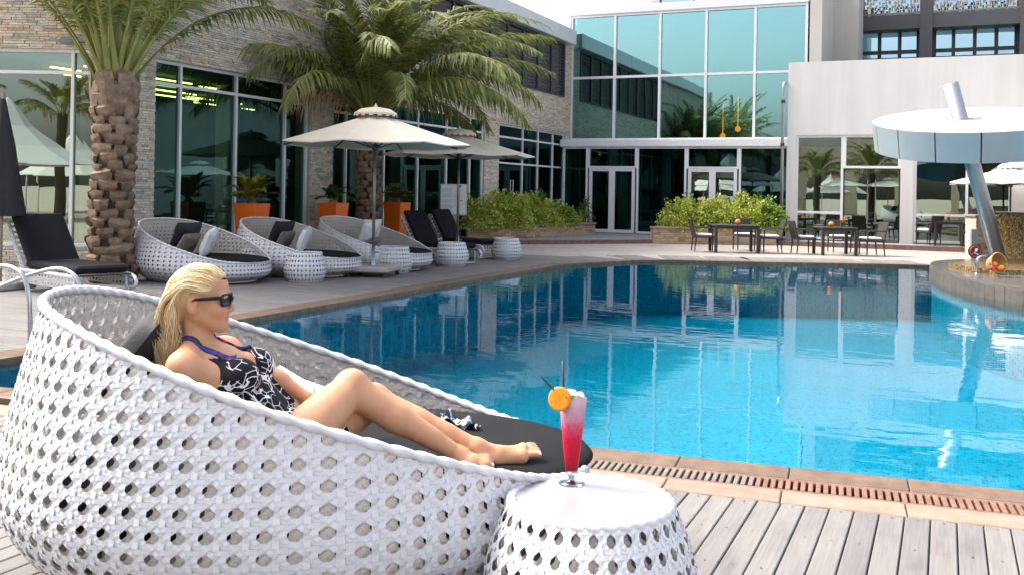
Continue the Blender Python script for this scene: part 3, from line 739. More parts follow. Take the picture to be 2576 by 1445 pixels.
# ------------------------------------------------------------------ palms
def frond_mesh(L,e0,droop,rng,dead=False,roll=0.,npair=74,leafmax=.56,hang=0.):
    mb=MB(); nseg=16; p=Vector((0,0,0)); path=[p.copy()]; tang=[]
    for i in range(nseg):
        s=i/nseg; el=e0-droop*s**1.4; d=Vector((math.cos(el),0,math.sin(el))); tang.append(d); p=p+d*(L/nseg); path.append(p.copy())
    tang.append(tang[-1])
    mb.cm=1; mb.tube(path,[.03*(L/4)*(1-.85*(i/nseg)**.6)+.004+.03*(L/4)*max(0,1-i/2.5) for i in range(nseg+1)],5,True,.7); mb.cm=0
    def P(s):
        q=s*nseg; i=min(int(q),nseg-1); f=q-i; return path[i].lerp(path[i+1],f),tang[i].lerp(tang[i+1],f).normalized()
    side=Vector((0,1,0))
    for k in range(npair):
        s=.2+.79*(k/npair)**.92; c,t=P(s); up=side.cross(t)*-1
        up=t.cross(side)*-1 if False else side.cross(t)*-1
        prof=(min(1,.35+(s-.2)*3.2) if s<.42 else 1-.62*((s-.42)/.58)**1.5)
        for sg in(-1,1):
            ll=leafmax*prof*rng.uniform(.85,1.12); fa=math.radians(58-28*s+rng.uniform(-7,7))
            ra=math.radians(rng.uniform(10,40)-hang*rng.uniform(25,75)) if not dead else math.radians(rng.uniform(-75,-30))
            out=side*sg
            d=(t*math.cos(fa)+(out*math.cos(ra)+up*-1*math.sin(ra)*-1)*math.sin(fa)).normalized()
            w=.020*(.7+.5*prof)*rng.uniform(.8,1.15)
            wv=t.cross(d).cross(d).normalized()
            if wv.length<.5: wv=t
            m=c+d*ll*.5; sag=Vector((0,0,-1))*ll*(.12+.08*hang+ .20*rng.random()+(.22 if dead else 0))
            e=c+d*ll+sag*(1.6 if not dead else 2.4); m=m+sag*.3
            a=mb.pts([c-wv*w*.5,c+wv*w*.5,m+wv*w,m-wv*w,e]); mb.face(a,a+1,a+2,a+3); mb.face(a+3,a+2,a+4)
    return mb.mesh('frond',[M['palm_dead'] if dead else M['palm_leaf'],M['palm_stem']])
bootm=MB()
V_=[(-.085,0,-.085),(.085,0,-.085),(-.145,.05,.005),(.145,.05,.005),(-.125,.062,.045),(.125,.062,.045),(-.125,.0,.075),(.125,.0,.075),(.02,.075,-.02),(-.01,.088,.042),(0,.0,.09)]
bk=bootm.pts([(y,x,z) for x,y,z in V_])
for f in((0,8,2),(0,1,8),(1,3,8),(2,8,9,4),(8,3,5,9),(4,9,10,6),(9,5,7,10),(0,2,4,6),(1,7,5,3)): bootm.face(*[bk+i for i in f])
bootm=bootm.mesh('boot',M['boot'])
def palm(label,px,py_top,base,rtrunk,seed,nf,Ls,group,boots=True,up_=.25,nd=2,hg=1.):
    rng=random.Random(seed); b=Vector((base[0],base[1],0)); ztop=base[2]
    t=thing('palm_tree',label,'palm tree',b,0,group)
    nz=24; path=[Vector((.04*math.sin(i*.35+seed),.03*math.cos(i*.3),ztop*i/nz)) for i in range(nz+1)]
    mb=MB(); mb.tube(path,[rtrunk*(1.13-.18*min(1,i/6)+(.10 if i>nz-4 else 0)) for i in range(nz+1)],14); mb.build('trunk',M['boot_core'],t,True)
    crown=link('crown',None,t,(path[-1].x,path[-1].y,ztop-.05))
    if boots:
        nr=int(ztop/.145)
        for r_ in range(nr):
            z=.06+r_*.145; n_=6
            for j in range(n_):
                a=2*pi*(j+.5*(r_%2)+.11*r_)/n_+rng.uniform(-.1,.1); q=z/ztop*nz; i=min(int(q),nz-1); c=path[i]
                rr=rtrunk*(1.1-.15*min(1,q/6)+(.08 if q>nz-4 else 0))-.012; sc=rng.uniform(.82,1.15)*(rtrunk/.29); sz=2.3 if z>ztop-.3 else 1.5 if z>ztop-.55 else 1
                o=link('boot',bootm,t,(c.x+rr*math.cos(a),c.y+rr*math.sin(a),z+rng.uniform(-.02,.02)),(rng.uniform(-.22,.22),rng.uniform(-.25,.15),a)); o.scale=(sc*rng.uniform(.75,1.35),sc*rng.uniform(.8,1.25),sc*sz*rng.uniform(1.05,1.6))
    ga=2.39996
    for i in range(nf):
        q=i/nf; a=i*ga+rng.uniform(-.2,.2)
        if q<up_: e0,dr=(rng.uniform(74,86),rng.uniform(35,70)) if up_<.4 or q<.45 else (rng.uniform(62,76),rng.uniform(30,60))
        elif q<up_+.36: e0,dr=rng.uniform(60,74),rng.uniform(75,100)*(.8 if up_>.4 else 1)
        else: e0,dr=rng.uniform(30,56),rng.uniform(70,98)
        dead=i>=nf-nd
        if dead: e0,dr=rng.uniform(34,46),rng.uniform(60,90)
        L=rng.uniform(*Ls)*(.62 if dead else .8 if (q<up_ and up_<.4) else 1)
        me=frond_mesh(L,math.radians(e0),math.radians(dr),rng,dead,0,24 if dead else 74,.5 if dead else .60,hg*min(1,max(0,(q-.25)*1.6)))
        link('frond',me,crown,((.06+.17*q)*math.cos(a),(.06+.17*q)*math.sin(a),.16*(1-q)-.08),(rng.uniform(-.35,.35),0,a))
    return t
p1=onx(285,400,-12.0); p2=onx(928,400,-12.0)
zt1=at(305,200,dep_of(p1)).z; zt2=at(940,285,dep_of(p2)).z
palm('thick date palm with stubby cut leaf bases beside the black lounger','',0,(p1.x,p1.y,zt1),.29,3,46,(4.0,5.2),None,True,.6,0,.6)
palm2=palm('full green date palm with drooping fronds behind the front parasol','',0,(p2.x,p2.y,zt2),.25,11,84,(3.7,5.0),None,True,.18)
for i,(x_,y_,h_) in enumerate([(-19.0,-22,5.4),(-14.5,-22,5.0),(-8.3,-6,3.1),(-4.7,-7,3.2)]):
    palm('tall palm on the far terrace mirrored in the hall windows','',0,(x_,y_,h_),.24,30+i,22,(2.2,3.0),'palms mirrored in the windows',False)
# ------------------------------------------------------------------ shrubs, potted cycads
def shrub_mesh(rx,ry,rz,n,rng,leafm,ls=(.035,.07),tall=0):
    mb=MB(); mb.cm=1
    stems=[]
    for i in range(9):
        a=rng.uniform(0,2*pi); r_=rng.uniform(.1,.85); e=Vector((rx*r_*math.cos(a),ry*r_*math.sin(a),rz*rng.uniform(.8,1.35)))
        pth=[Vector((e.x*.25,e.y*.25,0)),Vector((e.x*.6,e.y*.6,e.z*.5)),e]; mb.tube(pth,[.008,.006,.003],4); stems.append(pth)
    mb.cm=0
    for i in range(n):
        while True:
            v=Vector((rng.uniform(-1,1),rng.uniform(-1,1),rng.uniform(-.1,1)))
            if v.length<1 and (v.length>.45 or rng.random()<.35): break
        bump=1+.28*math.sin(v.x*5+v.y*3.3)+.18*math.sin(v.y*7.1-v.x*2)
        c=Vector((v.x*rx*1.1,v.y*ry*1.1,max(.0,v.z)*rz*bump))
        if i%6==0:
            pth=stems[i//6%9]; f=rng.uniform(.3,1); c=pth[1].lerp(pth[2],f)+Vector((rng.uniform(-.05,.05),rng.uniform(-.05,.05),rng.uniform(-.02,.05)))
        l=rng.uniform(*ls); d=Vector((rng.uniform(-1,1),rng.uniform(-1,1),rng.uniform(-.2,1))).normalized(); w=d.cross(Vector((rng.uniform(-1,1),rng.uniform(-1,1),rng.uniform(-1,1)))).normalized()*l*.32
        k=mb.pts([c,c+d*l*.5+w,c+d*l,c+d*l*.5-w]); mb.face(k,k+1,k+2,k+3)
    return mb.mesh('foliage',[leafm,M['palm_stem']])
rs=random.Random(5)
shm=[shrub_mesh(.55,.5,.62,1900,rs,M['shrub_green' if q_==2 else 'shrub_leaf'],(.05,.10)) for q_ in range(4)]+[shrub_mesh(.32,.32,.75,700,rs,M['dark_leaf'],(.05,.09))]
def shrub(x,y,z,k,sc,label,group):
    t=thing('shrub',label,'shrub',(x,y,z),rs.uniform(0,6),group)
    o=link('foliage',shm[k],t); o.scale=(sc,sc,sc*rs.uniform(.85,1.1)); return t
L1='yellow-green shrub in the long curved planter bed'; G1='shrubs in the long curved bed'
for i in range(13):
    q=i/12; b=Vector((-12.62,25.8,0)).lerp(Vector((-11.45,31.2,0)),q); shrub(b.x+(-.12 if i%2 else .0),b.y,.42,i%4,1.0+.25*math.sin(i*1.9)-(.25 if q>.85 else 0),L1,G1)
for i in range(7):
    q=i/6; b=Vector((-12.6,27.2,0)).lerp(Vector((-12.3,30.6,0)),q); shrub(b.x,b.y,.45,(i+1)%4,1.25,L1,G1)
shrub(-11.25,31.45,.4,4,1.0,'dark green upright shrub at the far end of the long planter bed','')
L2='yellow-green shrub in the low bed behind the dining table'; G2='shrubs in the low bed'
for i in range(7):
    q=i/6; b=Vector((-7.75,30.3,0)).lerp(Vector((-5.15,31.75,0)),q); shrub(b.x,b.y,.42,i%4,1.12+.15*math.sin(i*2.3),L2,G2)
for i in range(5):
    q=i/4; b=Vector((-7.7,31.2,0)).lerp(Vector((-5.4,32.3,0)),q); shrub(b.x,b.y,.42,(i+2)%4,1.3,L2,G2)
def cycad(label,x,y,z,seed,cat='potted plant',mat='cycad_leaf',nf=16,L=.55):
    rng=random.Random(seed); t=thing('cycad',label,'plant',(x,y,z))
    mb=MB(); mb.lathe([(.0,0),(.09,.0),(.1,.08),(.07,.16),(.0,.18)],10); mb.build('stem',M['boot'],t,True)
    for i in range(nf):
        a=i*2.39996; e0=math.radians(rng.uniform(30,78)); me=frond_mesh(L*rng.uniform(.8,1.1),e0,math.radians(rng.uniform(40,70)),rng,False,0,26,.16)
        me.materials[0]=M[mat]; o=link('frond',me,t,(0,0,.14),(0,0,a)); o.scale=(1,1.5,1)
def pot(label,x,y,h,w,wb):
    t=thing('orange_planter_pot',label,'planter',(x,y,0),0)
    mb=MB(); prof=[(wb,0),(wb*1.12,.25*h),(w,h),(w-.035,h),(w-.05,h-.06)]
    b0=None
    for r_,z_ in prof:
        k=mb.pts([(sx*r_,sy*r_,z_) for sx,sy in((-1,-1),(1,-1),(1,1),(-1,1))])
        if b0 is not None:
            for j in range(4): mb.face(b0+j,b0+(j+1)%4,k+(j+1)%4,k+j)
        b0=k
    mb.build('body',M['orange_pot'],t)
    mb=MB(); mb.box(-w+.05,w-.05,-w+.05,w-.05,h-.1,h-.06); mb.build('soil',M['soil'],t)
for i,(px,lab,lab2) in enumerate([(633,'tall orange planter pot behind the two pods with grey pillows','broad yellow-green cycad in the orange pot at the wide window'),(838,'tall orange planter pot standing against the stone pier','small upright cycad in the orange pot by the stone pier'),(998,'tall orange planter pot behind the third pod and loungers','cycad in the orange pot behind the black loungers')]):
    p=onx(px,540,-12.15); pot(lab,p.x,p.y,1.22,.245,.155); cycad(lab2,p.x,p.y,1.12,40+i,L=(.62,.42,.42)[i],nf=(18,11,12)[i],mat=('cycad_leaf','dark_leaf','cycad_leaf')[i])
p=onx(1358,520,-12.15); pot('orange planter pot half hidden behind the planter bed shrubs',p.x,p.y,1.12,.25,.17); t=shrub(p.x,p.y,1.02,4,.75,'leafy dark shrub growing in the half hidden orange pot','')
# ------------------------------------------------------------------ parasols
def parasol(label,x,y,R,zr,za,canvas,rot=0,n=8,base=True,group=None,pole='pole'):
    t=thing('parasol',label,'parasol',(x,y,0),rot,group)
    mb=MB(); m=6
    zf=lambda q: za-(za-zr)*(q**.92)
    ring_=[]
    for i in range(n):
        a0,a1=2*pi*i/n,2*pi*(i+1)/n
        for j in range(m):
            q0,q1=.10+.9*j/m,.10+.9*(j+1)/m
            sag=lambda q:0
            A=[Vector((R*q*math.cos(a),R*q*math.sin(a),zf(q))) for q in(q0,q1) for a in(a0,a1)]
            mid=[(A[0]+A[1])/2-Vector((0,0,.035*q0)),(A[2]+A[3])/2-Vector((0,0,.035*q1))]
            mb.quad(A[0],A[2],mid[1],mid[0]); mb.quad(mid[0],mid[1],A[3],A[1])
        A=[Vector((R*math.cos(a),R*math.sin(a),zr)) for a in(a0,a1)]; dz=Vector((0,0,-.022)); mm=(A[0]+A[1])/2-Vector((0,0,.035))
        mb.quad(A[0],A[0]+dz,mm+dz,mm); mb.quad(mm,mm+dz,A[1]+dz,A[1])
    can=mb.build('canopy',canvas,t)
    mb=MB(); rv=R*.22
    for i in range(n*4):
        a0,a1=2*pi*i/(n*4),2*pi*(i+1)/(n*4); am=(a0+a1)/2
        f=lambda a,q,z:Vector((rv*q*math.cos(a),rv*q*math.sin(a),z))
        zb=za+.07-.10
        mb.quad(f(a0,.08,za+.085),f(a0,.7,za+.045),f(a1,.7,za+.045),f(a1,.08,za+.085))
        mb.quad(f(a0,.7,za+.045),f(a0,1,zb-.0),f(a1,1,zb),f(a1,.7,za+.045))
        if i%2==0: mb.quad(f(a0,1,zb),f(a0,1.01,zb-.06),f(a1,1.01,zb-.06),f(a1,1,zb))
        else: mb.quad(f(a0,1,zb),f(a0,1.01,zb-.035),f(a1,1.01,zb-.035),f(a1,1,zb))
    mb.build('vent_cap',canvas,t)
    mb=MB(); mb.lathe([(.03,za+.07),(.035,za+.1),(.012,za+.13),(0,za+.16)],8); mb.build('finial',canvas,t,True)
    mb=MB(); mb.tube([(0,0,.1),(0,0,za)],.028,10); mb.build('pole',M[pole],t,True)
    mb=MB(); mb.lathe([(.05,zr-.12),(.06,zr-.1),(.06,zr-.04),(.035,zr)],10); mb.build('hub',M['rib'],t)
    for i in range(n):
        a=2*pi*i/n; mb=MB(); mb.tube([(R*q*math.cos(a),R*q*math.sin(a),zf(q)-.035) for q in(.12,.5,.995)],.013,5)
        mb.tube([(.05*math.cos(a),.05*math.sin(a),zr-.07),(R*.55*math.cos(a),R*.55*math.sin(a),zf(.55)-.04)],.011,5); mb.build('rib',M['rib'],t)
    if base:
        mb=MB(); mb.bbox(-.40,.40,-.40,.40,.09,.185,.02); mb.build('base_slab',M['concrete'],t)
        mb=MB(); mb.lathe([(.06,.18),(.06,.2),(.04,.22),(.04,.5)],10); mb.tube([(.04,0,.42),(.1,0,.42)],.012,6); mb.build('sleeve',M['brushed'],t,True)
        for sx in(-1,1):
            for sy in(-1,1):
                mb=MB(); Mx=Matrix.Translation((.34*sx,.34*sy,.04))@Matrix.Rotation(pi/2,4,'X'); mb.lathe([(.0,-.018),(.04,-.018),(.04,.018),(0,.018)],12,Mx); mb.box(.34*sx-.02,.34*sx+.02,.34*sy-.028,.34*sy+.028,.045,.095); mb.build('caster',M['caster'],t)
    return t
u1=onz(938,694,0); parasol('cream parasol with grey slab base on casters beside the side tables',u1.x,u1.y,1.72,2.33,2.90,M['cream_canvas'],.25)
u2=at(1150,655,22.0); parasol('cream parasol standing over the two black loungers',u2.x,u2.y,1.72,2.33,2.84,M['cream_canvas'],.5)
u3=at(2541,560,27.5); parasol('white parasol open behind the pool bar column',u3.x,u3.y,1.6,2.02,2.5,M['white_canvas'],.2,8,True,None,'dark_metal')
for i,(x_,y_) in enumerate([(-6.4,-5.0),(-3.6,-6.0)]): parasol('pale parasol on the far terrace mirrored in the wing windows',x_,y_,1.7,2.3,2.85,M['white_canvas'],.3*i,8,True,'parasols mirrored in the windows')
# folded dark parasol at the left
pf=at(4,480,14.2); t=thing('folded_parasol','closed dark grey parasol standing beside the palm and lounger','parasol',(pf.x,pf.y,0))
mb=MB(); nn_=20
for j,(z_,r_) in enumerate([(1.05,.26),(1.1,.27),(1.6,.2),(2.1,.14),(2.5,.07),(2.75,.03)]):
    k=mb.pts([(r_*(1+.22*math.cos(a*2*pi/nn_*7))*math.cos(2*pi*a/nn_),r_*(1+.22*math.cos(a*2*pi/nn_*7))*math.sin(2*pi*a/nn_),z_) for a in range(nn_)])
    if j:
        for a in range(nn_): mb.face(b0+a,b0+(a+1)%nn_,k+(a+1)%nn_,k+a)
    b0=k
mb.build('folded_canopy',M['pillow_grey'],t,True)
mb=MB(); mb.tube([(0,0,0),(0,0,2.85)],.025,8); mb.build('pole',M['pole'],t); mb=MB(); mb.bbox(-.35,.35,-.35,.35,0,.1,.02); mb.build('base_slab',M['concrete'],t)
# white tents and a tan arcade far behind, seen mirrored
for i,(x_,y_,r_,h_) in enumerate([(-16.5,-15.5,3.6,5.2),(-9,-26,3,4.2),(-14,-28,3,4.4),(-20,-27,3,4.3),(-26,-25,3,4.2)]):
    t=thing('tent','white peaked tent on the far terrace mirrored in the windows','tent',(x_,y_,0),.3*i,'tents mirrored in the windows')
    mb=MB(); n_=8; prof=[(r_,h_*.45),(r_*.6,h_*.6),(r_*.3,h_*.76),(r_*.1,h_*.93),(.03,h_)]
    b0=None
    for q,z_ in prof:
        k=mb.pts([(q*math.cos(2*pi*a/n_),q*math.sin(2*pi*a/n_),z_) for a in range(n_)])
        if b0 is not None:
            for a in range(n_): mb.face(b0+a,b0+(a+1)%n_,k+(a+1)%n_,k+a)
        b0=k
    mb.build('roof',M['white_canvas'],t)
    for a in range(0,n_,2):
        mb=MB(); mb.tube([(r_*.97*math.cos(2*pi*a/n_),r_*.97*math.sin(2*pi*a/n_),0),(r_*.97*math.cos(2*pi*a/n_),r_*.97*math.sin(2*pi*a/n_),h_*.45)],.05,6); mb.build('post',M['white_metal'],t)
t=thing('arcade','tan arcade wall with arched openings mirrored in the wing windows','building',(-5.5,-24,0))
mb=MB(); Wd,nA=13,3
for i in range(nA):
    x0=-Wd/2+i*Wd/nA; w_=Wd/nA; r_=w_*.36; cx=x0+w_/2
    mb.box(x0,cx-r_,-.4,.4,0,6); mb.box(cx+r_,x0+w_,-.4,.4,0,6)
    for j in range(12):
        a0,a1=pi*j/12,pi*(j+1)/12; xa_,xb_=cx+r_*math.cos(a1),cx+r_*math.cos(a0); z_=2.2+r_*max(math.sin(a0),math.sin(a1)); mb.box(xa_,xb_,-.4,.4,z_,6)
mb.build('wall',M['tan_building'],t)
# ------------------------------------------------------------------ woven cane furniture
def weave(surf,ncol,rows,wrap=True,keep=None,lift=.0028):
    """six-way cane weave on surf(u,v,off): paired horizontals, paired verticals, single diagonals"""
    Vs=[];Fs=[];cnt=0
    def strip(U,Vv,du,dv,off):
        nonlocal cnt
        a=surf(U-du,Vv-dv,off); b=surf(U+du,Vv+dv,off); n=len(U)
        P=np.empty((2*n,3)); P[0::2]=a; P[1::2]=b
        i=np.arange(n-1)*2; F=np.stack([i,i+2,i+3,i+1],1)
        if keep is not None:
            m=keep((U[:-1]+U[1:])/2,(Vv[:-1]+Vv[1:])/2); F=F[m]
        if len(F): Vs.append(P); Fs.append(F+cnt); cnt+=2*n
    sub=4; hw=.117
    Uall=np.arange(0,ncol*sub+1)/sub
    for r in range(0,rows+1):
        for k,o in((-1,-.121),(1,.121)):
            strip(Uall,np.full_like(Uall,r+o),0,hw,lift*np.cos(pi*(Uall*2+(0 if k<0 else 1))))
    Vall=np.arange(0,rows*sub+1)/sub
    for c in range(ncol):
        for k,o in((-1,-.121),(1,.121)):
            strip(np.full_like(Vall,c+o),Vall,hw,0,-lift*np.cos(pi*(Vall*2+(1 if k<0 else 0))))
    w=.098
    for c in (range(ncol) if wrap else range(-rows-1,ncol)):           # diagonals up and to the right, and up and to the left
        U=Vall+c+.5
        if wrap or True:
            strip(U,Vall,w*.7071,-w*.7071,lift*.35+lift*.9*np.cos(4*pi*Vall))
    for c in (range(ncol) if wrap else range(0,ncol+rows+1)):
        U=-Vall+c+.5
        strip(U,Vall,w*.7071,w*.7071,lift*.1-lift*.9*np.cos(4*pi*Vall))
    return np.concatenate(Vs),np.concatenate(Fs)
PA,PB_,PE,PEG=1.114,.896,.908,.037
zco=np.polyfit([0,.2,.4,.6,.8,1.],[.391,.478,.632,.786,.951,1.1],5)
def plan(th):
    c,s=np.cos(th),np.sin(th)
    X=PA*np.sign(c)*np.abs(c)**PE; Y=PB_*np.sign(s)*np.abs(s)**PE*(1-PEG*c)*(1-.13*np.maximum(0,c))
    return X,Y
def rimz(th):
    X,Y=plan(th); return np.polyval(zco,(1-X/PA)/2)
NC,DZ=84,.0735
def podk(w,t):
    kb=1.025+.12*t
    return np.interp(w,[0,.06,.16,.30,.45],[.0,.07,.16,.23,.24])*0+np.where(w<.38, .80+.08*t+(kb-.80-.08*t)*np.sin(np.clip(w/.38,0,1)*pi/2)**.8, kb+(1-kb)*((np.clip(w,.38,1)-.38)/.62)**1.25)
def podsurf(inner):
    def f(U,Vv,off):
        th=2*pi*(U+(.5 if inner else 0))/NC; X,Y=plan(th); zr=np.polyval(zco,(1-X/PA)/2)
        z=np.minimum(Vv*DZ,zr); z=np.maximum(z,0); t=(1-X/PA)/2
        k=podk(z/zr,t)-(.15*(1-t)+.02)*(1-np.clip(z/(zr*.55),0,1))**1.4+off-(.024*np.sin(np.clip(z/zr,0,1)*pi)**.5 if inner else 0)
        return np.stack([X*k,Y*k,z],-1)
    return f
def podkeep(U,Vv):
    th=2*pi*U/NC; return (Vv*DZ<rimz(th)+.02)
def pod_meshes():
    V,F=weave(podsurf(False),NC,15,True,podkeep); V2,F2=weave(podsurf(True),NC,15,True,podkeep)
    th=np.linspace(0,2*pi,NC*8,endpoint=False); X,Y=plan(th); z=rimz(th); n=len(th); m=10
    ph=np.linspace(0,2*pi,m,endpoint=False)
    nx,ny=np.gradient(Y),-np.gradient(X); L=np.hypot(nx,ny); nx/=L; ny/=L
    Vr=[]
    for j,p in enumerate(ph):
        r=.0125+.0085*np.abs(np.sin(th*NC*.5+p))
        Vr.append(np.stack([X+nx*r*np.cos(p),Y+ny*r*np.cos(p),z-.006+r*np.sin(p)],-1))
    Vr=np.stack(Vr,1).reshape(-1,3); Fr=[]
    for j in range(m):
        i=np.arange(n); i2=(i+1)%n; j2=(j+1)%m; Fr.append(np.stack([i*m+j,i*m+j2,i2*m+j2,i2*m+j],1))
    return (V,F),(V2,F2),(Vr,np.concatenate(Fr))
pm=pod_meshes()
def cushion_mesh(name,sc,z0,z1,mat,ax=None,seed=0):
    th=np.linspace(0,2*pi,72,endpoint=False); X,Y=plan(th); prof=[(0.,z0),(.94,z0),(.985,z0+.02),(1,z0+.05),(1,.388),(1,.40),(.985,z1-.02),(.95,z1-.004),(.8,z1+.004),(.5,z1+.006),(.0,z1+.006)]
    V=[];F=[];n=72
    rg=np.random.default_rng(seed)
    fr=np.maximum(0,np.cos(th))**3
    for q,z in prof:
        s2=sc+.085*fr*(z>.39)*(q>.9); V.append(np.stack([X*q*s2,Y*q*s2,np.full(n,z)+(.006*np.sin(3*th+q*4) if z>=z1-.01 else 0)*(1-q*.5)],-1))
    for i in range(len(prof)-1):
        j=np.arange(n); F.append(np.stack([i*n+j,i*n+(j+1)%n,(i+1)*n+(j+1)%n,(i+1)*n+j],1))
    return np.concatenate(V),np.concatenate(F)
def pod(label,x,y,rz):
    t=thing('daybed_pod',label,'daybed',(x,y,0),rz)
    return t
near_pod=pod('large white woven daybed pod beside the pool holding the reclining woman',-2.384,3.505,.656)
w0=np_obj('outer_weave',*pm[0],M['cane'],near_pod,False); w1=np_obj('inner_weave',*pm[1],M['cane_inner_shaded'],near_pod,False); w2=np_obj('rim',*pm[2],M['cane'],near_pod)
mb=MB(); ths=[2*pi*i/40 for i in range(40)]; XY=[plan(np.array([q])) for q in ths]; mb.prism([(float(a[0])*.8,float(b[0])*.8) for a,b in XY],.02,.27); w3=mb.build('seat_base',M['cane_inner_shaded'],near_pod)
cV,cF=cushion_mesh('seat_cushion',.945,.27,.44,None)
c0=np_obj('seat_cushion',cV,cF,M['black_canvas'],None); c0.location=near_pod.location; c0.rotation_euler=near_pod.rotation_euler
tag(c0,'black seat cushion under the reclining woman in the near pod','cushion')
pods=[]
for i,(px,dp,rz,lab) in enumerate([(520,16.0,-.06,'white woven daybed pod next to the thick palm with a white pillow'),(760,17.4,-.06,'white woven daybed pod standing between the two other pods'),(948,18.9,-.04,'white woven daybed pod with cream pillows beside the loungers')]):
    p=at(px,640,dp); t=pod(lab,p.x,p.y,rz); pods.append(t)
    t.scale=(1,1,.89)
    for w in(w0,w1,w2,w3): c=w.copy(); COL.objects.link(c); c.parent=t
    c=c0.copy(); COL.objects.link(c); c.location=(p.x,p.y,0); c.scale=(1,1,.89); c.rotation_euler=(0,0,rz); c['label']='black seat cushion in the '+['pod next to the thick palm','middle pod of the three','pod beside the loungers'][i]
    c.data=c0.data
# side tables
TH=.43; tprof_z=np.array([0,.03,.08,.15,.22,.30,.37,.43]); tprof_r=np.array([.325,.352,.385,.405,.402,.377,.345,.318])
TC,TR=34,6
def tsurf(U,Vv,off):
    th=2*pi*U/TC; z=np.clip(Vv*TH/TR,0,TH); r=np.interp(z,tprof_z,tprof_r)+off; return np.stack([r*np.cos(th),r*np.sin(th),z],-1)
tV,tF=weave(tsurf,TC,TR,True,None,.0025)
def tsurf2(U,Vv,off):
    p=tsurf(U+.5,Vv,off); p[:,:2]*=.9; return p
t2V,t2F=weave(tsurf2,TC,TR,True,None,.0025)
def side_table(label,x,y,sc=1.,rz=0.,src=None):
    t=thing('side_table',label,'side table',(x,y,0),rz); t.scale=(sc,sc,sc)
    if src:
        for ch in src.children: c=ch.copy(); COL.objects.link(c); c.parent=t
        return t
    np_obj('woven_side',tV,tF,M['cane'],t,False); np_obj('inner_weave',t2V,t2F,M['cane_inner_shaded'],t,False)
    n=TC*8; m=8; th=np.linspace(0,2*pi,n,endpoint=False); Vr=[]
    for p in np.linspace(0,2*pi,m,endpoint=False):
        r=.0145+.0085*np.abs(np.sin(th*TC*.5+p)); Vr.append(np.stack([(.303+r*np.cos(p))*np.cos(th),(.303+r*np.cos(p))*np.sin(th),TH-.002+r*np.sin(p)],-1))
    Vr=np.stack(Vr,1).reshape(-1,3); Fr=[]; i=np.arange(n); i2=(i+1)%n
    for j in range(m): j2=(j+1)%m; Fr.append(np.stack([i*m+j,i2*m+j,i2*m+j2,i*m+j2],1))
    np_obj('rim',Vr,np.concatenate(Fr),M['cane'],t)
    mb=MB(); mb.lathe([(.0,TH-.012),(.295,TH-.012),(.297,TH+.004),(.291,TH+.008),(0,TH+.008)],48); mb.build('table_top',M['table_glass'],t,False)
    return t
m_=N('table_glass'); m_.base((.29,.285,.31),.12,0,.5); M['table_glass']=m_.m
tp=onz(1462,1238,TH+.01)+Vector((SP,-CP,0))*.06+Vector((CP,SP,0))*.03; near_table=side_table('white woven side table with a red cocktail on top',tp.x,tp.y,.945); near_table.scale.z=1
for px,py,lab in[(767,706,'white woven side table in front of the middle pod'),(990,684,'white woven side table beside the parasol base'),(1136,668,'white woven side table at the foot of the nearer lounger'),(1274,652,'white woven side table at the foot of the farther lounger')]:
    p=onz(px,py,0); side_table(lab,p.x,p.y,.9,R_.uniform(0,6),near_table).scale=(.86,.86,1.06)
# ------------------------------------------------------------------ pillows
def pillow_mesh(name,w,h,t,mat,seed=0,n=18):
    u=np.linspace(-1,1,n); U,Vv=np.meshgrid(u,u,indexing='ij'); rg=np.random.default_rng(seed)
    prof=np.maximum(0,(1-U**4)*(1-Vv**4))**.55; pin=1-.06*(1-(U*Vv)**2)*0
    cx=U*w/2*(1-.07*(1-np.abs(Vv))*np.abs(U)**2); cz=Vv*h/2*(1-.07*(1-np.abs(U))*np.abs(Vv)**2)
    wr=.06*t*np.sin(U*5+seed)*np.sin(Vv*4+seed*2)
    top=np.stack([cx,(t/2)*prof+wr*prof,cz],-1).reshape(-1,3); bot=np.stack([cx,-(t/2)*prof+wr*prof,cz],-1).reshape(-1,3)
    V=np.concatenate([top,bot]); i,j=np.meshgrid(np.arange(n-1),np.arange(n-1),indexing='ij'); a=(i*n+j).ravel()
    F=np.concatenate([np.stack([a,a+1,a+n+1,a+n],1),np.stack([a,a+n,a+n+1,a+1],1)+n*n])
    return V,F
def pillow(label,loc,rot,w,h,t,mat,seed=0,name='pillow'):
    V,F=pillow_mesh('pillow',w,h,t,mat,seed); o=np_obj(name,V,F,mat); o.location=loc; o.rotation_euler=rot; return tag(o,label,'pillow')
